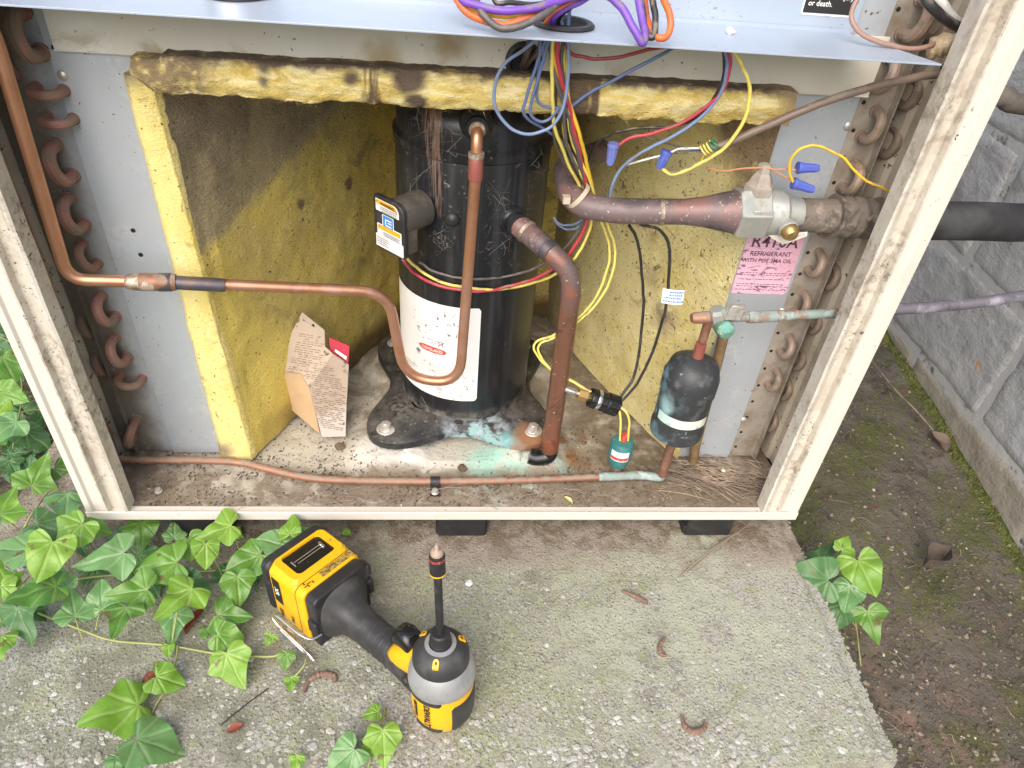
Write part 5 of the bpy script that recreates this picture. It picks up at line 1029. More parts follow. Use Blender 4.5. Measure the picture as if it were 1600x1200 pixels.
for k in range(44):
    py = 520 + k * 3.4; t = k / 44; x0 = 459 - k * 1.1 if k < 17 else 440 + (k - 17) * 2.35; x1 = 506 if k < 8 else min(541, 506 + (k - 8) * 3)
    if k < 17: x0 += 5
    x = x0 + 4
    while x < x1 - 6:
        l = random.uniform(3, 9)
        if random.random() < .8 and py < 668:
            Y_ = .19 - (py - 488) * .00037 - .001
            P4 = [(x, py + (x - x0) * .16), (x + l, py + (x + l - x0) * .16), (x + l, py + 1.2 + (x + l - x0) * .16), (x, py + 1.2 + (x - x0) * .16)]
            # settle on the sheet: nearest plane by interpolating the sheet's depth
            q.add([at(a_, b_, Y_ - .006) for a_, b_ in P4], [(0, 1, 2, 3)])
        x += l + random.uniform(1, 3)
PRINTQ = q

# ================================================================== DEBRIS IN THE PAN
db = MB()
for i in range(6500):
    x = random.uniform(.05, .81); y = random.choice((random.uniform(.012, .07), random.uniform(.012, .10)))
    if random.random() < .25: x = random.choice((random.uniform(.05, .3), random.uniform(.55, .8))); y = random.uniform(.06, .16)
    dn = fbm((x, y, 2), 16)
    if dn < -.05 and random.random() < .85: continue
    if .33 < x < .57 and y > .06 and random.random() < .85: continue
    z = panz(x, y); s_ = random.choice((.0005, .0008, .0011, .0016, .0022)) * random.uniform(.7, 1.3); a = random.random() * 6.28; e = random.uniform(.3, 1)
    db.add([(x + s_ * math.cos(a), y + s_ * math.sin(a), z + .0002), (x - s_ * e * math.sin(a), y + s_ * e * math.cos(a), z + .0002), (x - s_ * math.cos(a), y - s_ * math.sin(a), z), (x, y, z + s_ * 1.1)], [(0, 1, 3), (1, 2, 3), (2, 0, 3)])
tag(obj('dirt_crumbs', db, M_crumb, smooth=0, kind='stuff'), 'dry dirt crumbs scattered over the cabinet pan', 'dirt')
nd = MB()
for i in range(150):
    c = atZ(random.uniform(1060, 1205), random.gauss(745, 17), .016); a = rad(random.gauss(-22, 22)); l = random.uniform(.008, .04)
    if c.x > .835 or c.y < .006: continue
    d = Vector((math.cos(a), math.sin(a), random.uniform(-.05, .05))) * l; p0 = c - d; p1 = c + d
    for p in (p0, p1): p.x = min(.84, p.x); p.y = max(.004, min(.115, p.y)); p.z = max(p.z, .013)
    nd.tube([p0, c + Vector((0, 0, random.uniform(0, .004))), p1], random.uniform(.0003, .0007), 4, False)
for i in range(60):
    c = atZ(random.uniform(300, 1050), random.uniform(758, 790), .014); a = rad(random.uniform(-40, 40)); l = random.uniform(.006, .02); d = Vector((math.cos(a), math.sin(a), 0)) * l
    nd.tube([c - d, c + Vector((0, 0, .002)), c + d], .0004, 4, False)
tag(obj('dry_needles', nd, M_needle, smooth=60, kind='stuff'), 'dry brown pine needles heaped in the right of the pan', 'needles')
def petal(c, L, wd, ang, m_, name, label, cat, curl=.3, group=None):
    q = MB(); q.grid(6, 3, lambda u, v: Vector(c) + Matrix.Rotation(ang, 3, 'Z') @ Vector(((u - .5) * L, (v - .5) * wd * math.sin(math.pi * min(.97, max(.05, u))) , .0008 + curl * L * (v - .5) ** 2 * 2 + .1 * L * math.sin(u * 3)))); return tag(obj(name, q, m_, smooth=60), label, cat, group)
M_yleaf = mat('pale yellow leaf', (.62, .58, .25), .6)
petal(atZ(888, 783, .013), .014, .006, rad(-50), M_yleaf, 'fallen_leaf', 'tiny pale yellow leaf on the front ledge of the pan', 'leaf')
for i, (x, y, c3, lb_) in enumerate(((590, 648, M_blueink, 'bright blue paint chip beside the left front bolt'), (614, 607, M_blueink, 'small blue paint chip higher up left of the compressor base'), (605, 628, M_white, 'white chip between the two blue chips left of the compressor'), (1130, 735, M_cream, 'pale wood chip among the dry needles in the pan'), (385, 700 - 0, M_litter, 'brown scrap at the foot of the cardboard'))):
    rock(atZ(x, y, .022 if i < 3 else .018), .0042 if i in (0, 3) else .003, c3, 'debris_chip', lb_, 'chip', 'chips lying in the pan', flat=.35, sub=1)
rock(atZ(531, 697, .016), .007, M_litter, 'dirt_clod', 'brown dirt clod on the pan below the cardboard', 'dirt', flat=.4)
rock(atZ(722, 732, .014), .006, M_litter, 'dirt_clod', 'brown dirt clod above the low copper tube, in front of the compressor', 'dirt', flat=.5)

# ================================================================== IMPACT DRIVER (standing on its tail)
O_ = Vector((.4155, -.211, -.0495)); a_v = Vector((-.035, .075, 1)).normalized(); h_v = Vector((-.735, .678, 0)); h_v = (h_v - a_v * h_v.dot(a_v)).normalized(); s_v = a_v.cross(h_v)
dv_ = bpy.data.objects.new('impact_driver', None); COL.objects.link(dv_); dv_.empty_display_size = .02
Mx = Matrix((( h_v.x, s_v.x, a_v.x, O_.x), (h_v.y, s_v.y, a_v.y, O_.y), (h_v.z, s_v.z, a_v.z, O_.z), (0, 0, 0, 1))); dv_.matrix_world = Mx @ Matrix.Scale(1.06, 4)
tag(dv_, 'yellow and black cordless impact driver standing nose up on the slab', 'impact driver')
def dp(name, mb, m_, par=None, **kw): return obj(name, mb, m_, parent=par or dv_, local=True, **kw)
# local axes: x = along the handle, y = side, z = towards the nose
q = MB(); q.lathe([(.019, 0), (.0245, .003), (.0285, .012), (.0300, .026), (.0300, .052), (.0295, .060)], seg=56, oval=.98); body = dp('motor_housing', q, M_dyel)
def pan_patch(a0, a1, z0, z1, ex, n_=14, r0=None):      # a raised patch on the housing between two angles
    mb = MB()
    def rr(z): 
        pr = [(.019, 0), (.0245, .003), (.0285, .012), (.0300, .026), (.0300, .052), (.0295, .060)]
        for i in range(len(pr) - 1):
            if pr[i][1] <= z <= pr[i + 1][1]: t = (z - pr[i][1]) / (pr[i + 1][1] - pr[i][1]); return pr[i][0] + (pr[i + 1][0] - pr[i][0]) * t
        return pr[-1][0]
    def fn(u, v):
        a = rad(a0 + (a1 - a0) * u); z = z0 + (z1 - z0) * v; e = ex if (0 < u < 1 and 0 < v < 1) else -.0005; r_ = rr(z) + e; return (r_ * math.cos(a), r_ * math.sin(a) * .98, z)
    mb.grid(n_, 10, fn); return mb
# the camera looks at the housing from the -Y world side; world -Y in local axes:
def loc_ang(wx, wy): d = Vector((wx, wy, 0)); return math.degrees(math.atan2(d.dot(s_v), d.dot(h_v)))
aF = loc_ang(-.12, -1)
dp('rubber_overmould', pan_patch(aF + 22, aF + 128, .003, .050, .0012), M_grip, body, smooth=50)
dp('rubber_bar', pan_patch(aF - 70, aF + 8, .0535, .060, .0018), M_grip, body, smooth=60)
dp('rubber_bar', pan_patch(aF - 52, aF + 8, .0095, .0145, .0018), M_grip, body, smooth=60)
def on_body(a, z, ex):
    a = rad(a); r_ = .0300 + ex; return Vector((r_ * math.cos(a), r_ * math.sin(a) * .98, z))
lg = text_mb('DEWALT', .0085, lambda x, y: on_body(aF - 26 + math.degrees(y / .03), .0345 - x * .95, .0006), bold=.00035)
dp('brand_lettering', lg, M_blackink, body, smooth=0)
lg = MB(); lg.grid(4, 8, lambda u, v: on_body(aF - 52 + 9 * u, .023 + .023 * v, .0005)); st_ = dp('side_label', lg, M_blackink, body, smooth=60)
lg = text_mb('20V MAX', .0042, lambda x, y: on_body(aF - 50.5 + math.degrees(y / .03), .0345 - x, .0012)); dp('label_lettering', lg, M_dyel, body, smooth=0)
q = MB(); q.lathe([(.0298, .058), (.0312, .060), (.0312, .066), (.0296, .074), (.0262, .084), (.0235, .0885)], seg=56, cap=False); dp('gear_housing', q, M_dgry)
q = MB(); q.lathe([(.0250, .0845), (.0262, .086), (.0256, .094), (.0225, .100), (.0185, .1045), (.0138, .1058), (.0132, .100)], seg=56, cap=False); nr_ = dp('nose_bumper', q, M_grip)
q = MB(); q.lathe([(.0142, .1045), (.0142, .1066), (.0105, .1072), (.0095, .104)], seg=40, cap=False); dp('nose_ring', q, M_dgry)
q = MB(); q.lathe([(.0096, .100), (.0096, .114), (.0088, .116), (.0088, .121), (.0076, .1225), (.0050, .1225)], seg=32); dp('chuck_collar', q, M_dblk)
for k, aa in enumerate((aF - 4, aF - 4 + 118, aF - 4 - 118)):
    q = MB(); ca, sa = math.cos(rad(aa)), math.sin(rad(aa)); P_ = rrect(-.0028, -.0032, .0028, .0030, (.0024, .0024, .0006, .0006), 3)
    def tf(x, y, z): r_ = .0198 - y; return (r_ * ca - x * sa, r_ * sa + x * ca, .1040 + z - (r_ - .0185) * .9)
    q.prism(P_, -.001, .0016, tf); lt_ = dp('led_lens', q, M_dyel, nr_, bevel=.0003); q = MB(); q.prism([(.0011 * math.cos(rad(t)), .0011 * math.sin(rad(t))) for t in range(0, 360, 45)], .0016, .0019, tf); dp('led', q, M_blackink, lt_, smooth=0)
# bit
BL = .030
q = MB(); q.tube([(0, 0, .112), (0, .0, .128), (0, 0, .190 + BL)], .0037, 6); bt = thing('screwdriver_bit', 'long black nut driver bit upright in the nose of the impact driver', 'bit', O_); COL.objects.unlink(bt); bpy.data.objects.remove(bt)
bit = dp('hex_bit', q, M_dblk, smooth=20, bevel=.0003)
q = MB(); q.lathe([(.0040, .168 + BL), (.0066, .170 + BL), (.0066, .190 + BL), (.0060, .192 + BL)], seg=28); dp('bit_sleeve', q, M_rubber, bit)
q = MB(); q.lathe([(.0069, .1700 + BL), (.0072, .1708 + BL), (.0069, .1716 + BL)], seg=28, cap=False); dp('yellow_ring', q, M_dyel, bit)
q = MB(); [q.lathe([(.00665, z + BL), (.0068, z + BL + .0003), (.00665, z + BL + .0006)], seg=28, cap=False) for z in (.1868, .1884)]; dp('red_ring', q, M_redink, bit)
M_tip = mat('worn bit tip', (.55, .42, .34), .5, .4); q = MB(); q.lathe([(.0052, .191 + BL), (.0056, .193 + BL), (.0046, .1955 + BL), (.0022, .1965 + BL), (.0017, .201 + BL), (.0010, .2025 + BL)], seg=12); dp('bit_tip', q, M_tip, bit)
# handle: loft of ovals from body to foot
def loft(secs, n_=28):
    mb = MB(); vs = []
    for (x, zc, ry, rz, sk) in secs:
        for k in range(n_):
            a = 2 * math.pi * k / n_; c_, s2 = math.cos(a), math.sin(a); e = .8
            vs.append((x + sk * (s2), math.copysign(abs(c_) ** e, c_) * ry, zc + math.copysign(abs(s2) ** e, s2) * rz))
    mb.add(vs, [(i * n_ + k, (i + 1) * n_ + k, (i + 1) * n_ + (k + 1) % n_, i * n_ + (k + 1) % n_) for i in range(len(secs) - 1) for k in range(n_)] + [tuple(range(n_)), tuple(range((len(secs) - 1) * n_, len(secs) * n_))[::-1]]); return mb
SGN = 1
hd = loft([(.010, .030, .020, .024, 0), (.030, .030, .0165, .0220, 0), (.045, .031, .0155, .0195, 0), (.065, .033, .0150, .0178, 0), (.090, .034, .0152, .0178, 0), (.108, .034, .0158, .0178, 0), (.120, .035, .0172, .0190, 0), (.130, .037, .0205, .0235, 0), (.137, .039, .0280, .0330, 0), (.142, .040, .0315, .0370, 0)]); dp('handle', hd, M_grip, smooth=70)
q = loft([(.016, .060, .0165, .024, 0), (.032, .056, .0155, .020, 0), (.046, .050, .0150, .0175, 0), (.056, .047, .0142, .013, 0), (.062, .044, .012, .008, 0)]); dp('yellow_neck', q, M_dyel, smooth=70)
q = loft([(.031, .068, .0095, .008, 0), (.034, .073, .0110, .0115, 0), (.044, .076, .0112, .012, 0), (.053, .073, .0108, .012, 0), (.058, .066, .0090, .009, 0)], 20); dp('trigger', q, M_gloss, smooth=70)
q = MB(); q.lathe([(.005, -.004), (.005, .0195), (.0035, .021)], base=(.030, 0, .040), axis=(0, 1 if s_v.y < 0 else -1, 0), seg=18); dp('direction_switch', q, M_rubber)
# battery foot and pack
def rbox(x0, x1, y0, y1, z0, z1, ch=.006, th=.0): 
    mb = MB(); P_ = rrect(y0, z0, y1, z1, (ch,) * 4, 4); mb.prism(P_, x0, x1, lambda y, z, x: (x, y, z)); return mb
dp('battery_foot', rbox(.140, .155, -.0345, .0345, .001, .078, .008), M_dblk, bevel=.002)
for (p0, p1) in (((.139, -.0390, .056), (.152, -.033, .072)), ((.139, -.0405, .028), (.152, -.0335, .048)), ((.139, .0335, .030), (.152, .038, .046))):
    q = MB(); q.box(p0, p1); dp('release_button', q, M_rubber, bevel=.0015)
for xx_ in (.066, .074, .082, .090, .098):
    q = MB(); q.add(*(lambda n_: ([(xx_ + dx, math.copysign(abs(math.cos(2 * math.pi * k / n_)) ** .8, math.cos(2 * math.pi * k / n_)) * (.0150 + e), .0335 + math.copysign(abs(math.sin(2 * math.pi * k / n_)) ** .8, math.sin(2 * math.pi * k / n_)) * (.0178 + e)) for dx, e in ((-.0012, -.0004), (-.0004, .0007), (.0004, .0007), (.0012, -.0004)) for k in range(n_)], [(j_ * n_ + k, j_ * n_ + (k + 1) % n_, (j_ + 1) * n_ + (k + 1) % n_, (j_ + 1) * n_ + k) for j_ in range(3) for k in range(n_)]))(28)); dp('grip_rib', q, M_grip, smooth=60)
pk_ = dp('battery', rbox(.155, .211, -.0370, .0370, .000, .080, .009), M_dyel, bevel=.0025)
dp('battery_base', rbox(.211, .223, -.0385, .0385, .000, .082, .010), M_dblk, pk_, bevel=.003)
dp('seam', rbox(.1660, .1667, -.0373, .0373, -.0002, .0803, .009), M_dblk, pk_)
q = MB(); FX = (.1685, .2105, .0345); outer = rrect(FX[0], -FX[2], FX[1], FX[2], (.006,) * 4, 5); inner = rrect(.1745, -.0240, .2065, .0240, (.005,) * 4, 5); n_ = len(outer)
vs = [(x, y, .080) for x, y in outer] + [(x, y, .0840) for x, y in rrect(FX[0] + .002, -FX[2] + .003, FX[1] - .001, FX[2] - .003, (.006,) * 4, 5)] + [(x, y, .0840) for x, y in inner] + [(x, y, .0806) for x, y in inner]
q.add(vs, [(j_ * n_ + i_, j_ * n_ + (i_ + 1) % n_, (j_ + 1) * n_ + (i_ + 1) % n_, (j_ + 1) * n_ + i_) for j_ in range(3) for i_ in range(n_)]); dp('window_frame', q, M_dyel, pk_, smooth=30)
q = MB(); q.add([(x, y, .0807) for x, y in inner], [tuple(range(n_))]); dp('black_window', q, M_gloss, pk_, smooth=0)
q = MB(); q.tube([(.1895, -.017, .0814), (.1895, .014, .0814)], .0006, 6); q.tube([(.1935, -.016, .0814), (.1935, .016, .0814)], .0006, 6); q.tube([(.187, -.018, .0816), (.196, -.018, .0816)], .0016, 8); q.tube([(.1875, .018, .0814), (.196, .018, .0814)], .0009, 8); dp('contact_bar', q, M_chrome, pk_)
q = MB(); q.add([(.1570, -.033, .0804), (.1650, -.033, .0804), (.1650, .008, .0804), (.1570, .008, .0804)], [(0, 1, 2, 3)]); dp('rating_sticker', q, M_sticker, pk_, smooth=0)
q = MB()
for (x, y, w1, h1) in ((.158, .018, .0035, .0014), (.161, .020, .0012, .005), (.157, .024, .003, .0012), (.1595, .025, .0012, .004), (.1625, .026, .003, .0014)):
    q.add([(x, y, .0808), (x + w1, y, .0808), (x + w1, y + h1, .0808), (x, y + h1, .0808)], [(0, 1, 2, 3)])
dp('icons', q, M_blackink, pk_, smooth=0)
yS = .0377
q = MB(); q.add([(.193, yS, .034), (.206, yS, .034), (.206, yS, .070), (.193, yS, .070)], [(3, 2, 1, 0)]); dp('side_sticker', q, M_blackink, pk_, smooth=0)
q = text_mb('XR', .009, lambda x, y: (.2025 - y, yS + .0004, .052 - x), bold=.0003); dp('side_lettering', q, M_white, pk_, smooth=0)
q = text_mb('20V', .008, lambda x, y: (.202 - y, yS + .0001, .018 - x), bold=.0003); dp('side_lettering', q, M_blackink, pk_, smooth=0)
q = text_mb('5Ah', .007, lambda x, y: (.182 - y, yS + .0001, .022 - x), bold=.0002); dp('side_lettering', q, M_blackink, pk_, smooth=0)
# belt hook and its clip
q = MB(); P1 = [(.138, .033, .030), (.140, .044, .030), (.152, .049, .034), (.186, .052, .040), (.195, .052, .036), (.196, .052, .028), (.188, .052, .022), (.140, .050, .014), (.132, .050, .010)]
q.tube(round_path(P1, .006, 5), .0011, 8); q.tube(round_path([(.152, .049, .034), (.158, .048, .026), (.165, .049, .024), (.172, .050, .028)], .004, 4), .0011, 8); q.tube(round_path([(.184, .0515, .016), (.150, .050, .008), (.128, .049, .003)], .004, 4), .0018, 8); dp('belt_hook', q, M_chrome)

# ================================================================== IVY
def leaf_mesh(kind, mt, seed):
    rnd = random.Random(seed)
    shapes = {0: [(0, -.02), (.10, -.15), (.26, -.21), (.40, -.13), (.45, .02), (.54, .18), (.47, .32), (.35, .42), (.26, .56), (.14, .78), (0, .94)],
              1: [(0, 0), (.12, -.13), (.30, -.18), (.44, -.07), (.50, .12), (.46, .30), (.37, .46), (.26, .62), (.12, .80), (0, .90)],
              2: [(0, 0), (.08, -.12), (.20, -.19), (.36, -.20), (.50, -.06), (.58, .10), (.44, .24), (.31, .36), (.23, .54), (.12, .80), (0, 1.0)],
              3: [(0, .02), (.12, -.14), (.32, -.22), (.46, -.08), (.48, .10), (.46, .26), (.38, .44), (.27, .62), (.14, .80), (0, .92)]}
    half = shapes[kind]; R_ = [Vector((x * rnd.uniform(.92, 1.08), y + rnd.uniform(-.02, .02), 0)) for x, y in half]; L_ = [Vector((-x * rnd.uniform(.92, 1.08), y + rnd.uniform(-.02, .02), 0)) for x, y in half]
    R_[0].x = L_[0].x = 0; L_[0].y = R_[0].y; L_[-1] = R_[-1].copy(); R_[-1].x = L_[-1].x = 0
    out = smooth_path(R_, 3)[:-1] + smooth_path(L_[::-1], 3)[:-1]
    mb = MB(); n_ = len(out); cen = Vector((0, .16, 0)); RG = (.0, .25, .5, .75, 1.0); vs = []; f1 = rnd.uniform(.10, .28); dr_ = rnd.uniform(.05, .22); ph = rnd.random() * 6
    def zz(p): return -abs(p.x) * -f1 * .8 - dr_ * (p.y - .1) ** 2 * .9 - .30 * p.x * p.x + .07 * math.sin(p.x * 9 + p.y * 4 + ph) * (p.x * p.x + p.y * p.y) + .03 * math.sin(p.y * 11 + ph) + .05 * noise.noise(Vector((p.x * 4, p.y * 4, ph)))
    vs.append(cen.copy())
    for r_ in RG[1:]:
        for p in out: vs.append(cen.lerp(p, r_))
    uvs = [((p.x + .75) / 1.5, (p.y + .4) / 1.5) for p in vs]
    vs = [Vector((p.x, p.y, zz(p))) for p in vs]
    mb.add(vs, [(0, 1 + i, 1 + (i + 1) % n_) for i in range(n_)] + [(1 + j * n_ + i, 1 + (j + 1) * n_ + i, 1 + (j + 1) * n_ + (i + 1) % n_, 1 + j * n_ + (i + 1) % n_) for j in range(len(RG) - 2) for i in range(n_)])
    me = bpy.data.meshes.new('leaf'); me.from_pydata(mb.v, [], [f for f in mb.f]); me.update(); ul = me.uv_layers.new(name='UVMap')
    for l in me.loops: x, y = uvs[l.vertex_index]; ul.data[l.index].uv = ((vs[l.vertex_index].x + .5), (vs[l.vertex_index].y + .25))
    me.shade_smooth(); me.materials.append(LEAF[mt]); return me
LM = {mt: [leaf_mesh(k, mt, k * 11 + i) for k in range(4) for i in range(2)] for i, mt in enumerate('LMDP')}
def put_leaf(t, px, py, size, ang, mt, z, tilt=None, shape=None):
    c = atZ(px, py, z); d = atZ(px + math.cos(rad(ang)) * 10, py + math.sin(rad(ang)) * 10, z) - c; d.z = 0; d.normalize()
    dist = (c - CAM).length; sc = size * dist / FPX * .72
    me = LM[mt][random.randrange(8) if shape is None else shape]
    up = (CAM - c).normalized() * .75 + Vector((random.gauss(0, .28), random.gauss(0, .28), .75)); up.normalize()
    yv = (d - up * d.dot(up)).normalized(); xv = yv.cross(up)
    M_ = Matrix((xv, yv, up)).transposed() @ Matrix.Rotation(0, 3, 'X')
    o = bpy.data.objects.new('leaf', me); COL.objects.link(o); o.parent = t
    base = c - yv * sc * .38
    o.matrix_local = Matrix.Translation(base - t.location) @ M_.to_4x4() @ Matrix.Scale(sc, 4)
    return base
def stems(t, paths, r=.0011):
    for pth in paths:
        q = MB(); q.tube(smooth_path([atZ(*p) for p in pth], 6), r, 7); obj('stem', q, M_stem, t, smooth=60)
def petiole(mb, b, z0):
    e = b + Vector((random.uniform(-.012, .012), random.uniform(-.012, .012), 0)); e.z = z0; mb.tube(smooth_path([b, (b + e) / 2 + Vector((0, 0, .003)), e], 3), .0006, 5, False)
# bed of ivy on the left
ib = thing('ivy_plant', 'dense bed of green ivy spilling over the left of the slab', 'ivy', atZ(60, 900, -.06))
big = [(20, 858, 78, 175, 'P', .02), (72, 872, 82, 118, 'L', .03), (78, 826, 66, 10, 'D', .0), (110, 838, 74, 140, 'L', .02), (150, 828, 52, 0, 'M', 0), (163, 872, 88, 165, 'P', .01), (100, 905, 44, -90, 'P', -.01), (114, 945, 60, -100, 'P', -.02),
       (52, 925, 88, 160, 'M', .01), (36, 972, 76, 100, 'D', -.02), (6, 903, 48, -120, 'L', 0), (14, 925, 44, 40, 'L', 0), (188, 968, 66, 115, 'M', 0), (203, 925, 74, 172, 'M', 0), (158, 932, 62, -80, 'P', -.02), (222, 833, 62, 95, 'M', -.02), (248, 884, 86, 170, 'M', 0),
       (104, 788, 72, 95, 'P', .0), (8, 785, 70, -60, 'L', .01), (128, 856, 34, 60, 'D', -.03), (338, 830, 74, 165, 'L', .01), (322, 866, 56, 80, 'L', .005), (272, 830, 42, -90, 'P', -.02), (296, 856, 62, 82, 'M', -.01), (228, 862, 40, -20, 'P', -.03),
       (384, 876, 78, 160, 'M', -.01), (277, 938, 86, 140, 'L', 0), (270, 980, 62, 95, 'P', -.03), (302, 918, 68, 20, 'D', -.02), (372, 920, 66, 88, 'M', -.02), (362, 962, 70, 5, 'M', -.03), (358, 994, 58, 10, 'M', -.035), (428, 848, 74, 190, 'P', 0), (455, 822, 50, -70, 'L', .01),
       (474, 838, 62, -40, 'P', 0), (428, 890, 36, 120, 'P', -.02), (12, 575, 66, 60, 'M', -.02), (18, 618, 54, 20, 'M', -.02), (6, 672, 62, 150, 'P', -.02), (56, 686, 60, 15, 'D', -.06), (60, 738, 66, -60, 'M', -.03), (96, 745, 52, 40, 'M', -.05), (60, 800, 40, 90, 'D', -.07), (20, 730, 40, 60, 'D', -.08),
       (0, 1010, 50, 100, 'L', -.02), (-6, 960, 60, 60, 'D', -.04), (90, 770, 36, 0, 'D', -.08), (0, 540, 40, 30, 'D', -.06), (30, 560, 34, 100, 'D', -.08), (40, 640, 36, 70, 'D', -.09), (14, 830, 60, 40, 'D', -.06), (190, 842, 44, 30, 'D', -.045), (140, 900, 50, 120, 'D', -.045), (60, 960, 40, 20, 'D', -.045), (240, 920, 40, 60, 'D', -.045), (2, 640, 46, -40, 'L', -.03),
       (522, 853, 26, 70, 'D', -.04), (543, 832, 18, 20, 'L', -.03), (370, 835, 30, 30, 'L', -.045), (400, 905, 30, 80, 'D', -.045), (320, 990, 26, 100, 'M', -.048), (-20, 880, 60, 20, 'M', -.01), (40, 850, 50, -50, 'D', -.05), (215, 895, 46, 60, 'D', -.046), (345, 900, 40, 150, 'D', -.046)]
pq = MB()
for L in big:
    b = put_leaf(ib, *L); petiole(pq, b, max(-.12, min(-.048, b.z - .02)))
obj('petioles', pq, M_stem, ib, smooth=60, kind='stuff')
for i in range(70):
    px = random.uniform(-60, 130); py = random.uniform(500, 860)
    z = random.uniform(-.13, -.08)
    put_leaf(ib, px, py, random.uniform(24, 52), random.uniform(0, 360), random.choice('DDMD'), z)
stems(ib, [[(60, 958, -.045), (130, 985, -.044), (178, 1001, -.044), (260, 1008, -.044), (345, 1022, -.043), (420, 1026, -.040), (440, 1020, -.035)], [(-20, 990, -.04), (10, 960, -.03), (20, 930, -.03), (45, 900, -.03)], [(120, 905, -.046), (160, 900, -.045), (240, 895, -.046), (300, 893, -.045), (420, 888, -.046)],
           [(20, 870, -.03), (40, 820, .0), (70, 775, .0), (80, 765, .0)], [(30, 560, -.05), (34, 620, -.06), (20, 700, -.07)], [(0, 655, -.07), (60, 640, -.08), (110, 660, -.1)]], .0012)
stems(ib, [[(178, 1000, -.044), (184, 985, -.03), (188, 970, -.01)], [(268, 1008, -.044), (272, 985, -.03), (277, 955, -.01)], [(-10, 520, -.05), (30, 545, -.05), (60, 580, -.07)]], .0008)
# trailing shoots on the slab
iv = thing('ivy_plant', 'ivy shoot with bright leaves trailing down the slab left of the driver', 'ivy', atZ(250, 1080, -.05))
for L in [(365, 1043, 78, 70, 'L', -.03), (263, 1063, 60, 12, 'L', -.035), (178, 1112, 100, 160, 'L', -.03), (246, 1165, 100, 10, 'P', -.035), (180, 1195, 36, 100, 'P', -.04), (263, 1017, 24, 90, 'L', -.04), (455, 1067, 30, 95, 'L', -.035), (420, 1000, 26, 120, 'L', -.03), (447, 1033, 34, 100, 'M', -.035)]: put_leaf(iv, *L)
stems(iv, [[(278, 1008, -.043), (275, 1030, -.04), (268, 1048, -.042)], [(262, 1075, -.047), (245, 1100, -.048), (232, 1130, -.048), (225, 1160, -.047), (200, 1210, -.047)], [(478, 1030, -.03), (475, 1040, -.03), (460, 1058, -.035)]], .0010)
i3 = thing('ivy_plant', 'small ivy sprig with four leaves at the bottom edge in front of the driver', 'ivy', atZ(580, 1180, -.05))
for L in [(580, 1115, 34, 170, 'L', -.035), (600, 1165, 70, 85, 'L', -.03), (575, 1170, 36, 150, 'L', -.04), (536, 1186, 70, 140, 'P', -.035), (463, 1192, 30, 100, 'L', -.04)]: put_leaf(i3, *L)
stems(i3, [[(602, 1106, -.045), (600, 1120, -.04), (595, 1140, -.035)], [(595, 1140, -.037), (585, 1160, -.04), (575, 1200, -.047)]], .0008)
i4 = thing('ivy_plant', 'ivy clump growing from the soil at the right edge of the slab', 'ivy', atZ(1320, 960, -.14))
for L in [(1290, 866, 58, -60, 'D', -.07), (1266, 902, 88, 190, 'D', -.05, None, 6), (1352, 898, 80, 60, 'L', -.04, None, 7), (1320, 850, 36, -70, 'L', -.04), (1327, 868, 28, 60, 'L', -.05), (1325, 932, 60, 100, 'P', -.06, None, 2), (1308, 962, 66, 120, 'D', -.08, None, 3), (1362, 975, 62, 70, 'M', -.07), (1300, 935, 40, 40, 'M', -.09), (1338, 905, 30, 90, 'D', -.09)]: put_leaf(i4, *L)
stems(i4, [[(1345, 1040, -.15), (1338, 980, -.11), (1330, 930, -.08), (1320, 880, -.06)], [(1338, 980, -.11), (1310, 940, -.08), (1290, 910, -.06)], [(1335, 960, -.10), (1350, 930, -.07), (1354, 905, -.05)]], .0010)

# ================================================================== LITTER
lt2 = MB()
for i in range(360):
    if i < 260: c = atZ(random.uniform(-80, 140), random.uniform(480, 860), -.15)
    else: c = atZ(random.uniform(1290, 1640), random.uniform(560, 1250), -.17)
    z = gz(c.x, c.y)
    if c.x < xs1 + .01 and c.x > xs0 and z < -.051 and c.y > -.3: continue
    a = random.random() * 6.28; l = random.uniform(.008, .05) if i < 260 else random.uniform(.004, .018)
    d = Vector((math.cos(a), math.sin(a), 0)) * l; b = Vector((c.x, c.y, z + .003)); lt2.tube(smooth_path([b - d, b + Vector((random.gauss(0, .003), random.gauss(0, .003), random.uniform(.001, .006 if i > 260 else .02))), b + d], 3), random.uniform(.0003, .0006 if i > 260 else .0012), 4, False)
tag(obj('twigs', lt2, M_needle, smooth=60, kind='stuff'), 'thin dry twigs and stalks strewn over the dark soil', 'twigs')
gb_ = MB()
for i in range(70):
    c = atZ(random.uniform(-70, 40), random.uniform(470, 600), -.13); c.z = gz(c.x, c.y); h = random.uniform(.03, .09); d = Vector((random.gauss(0, .4), random.gauss(-.3, .3), 1)).normalized() * h; sd = Vector((random.gauss(0, 1), random.gauss(0, 1), 0)).normalized() * .0012
    m_ = c + d * .55; e = c + d + Vector((d.x, d.y, -h * .25)); gb_.add([c - sd, c + sd, m_ + sd * .8, m_ - sd * .8, e], [(0, 1, 2, 3), (3, 2, 4)])
tag(obj('grass', gb_, LEAF['M'], smooth=60, kind='stuff'), 'thin green grass blades beside the cabinet at the far left', 'grass')
lf_ = MB()
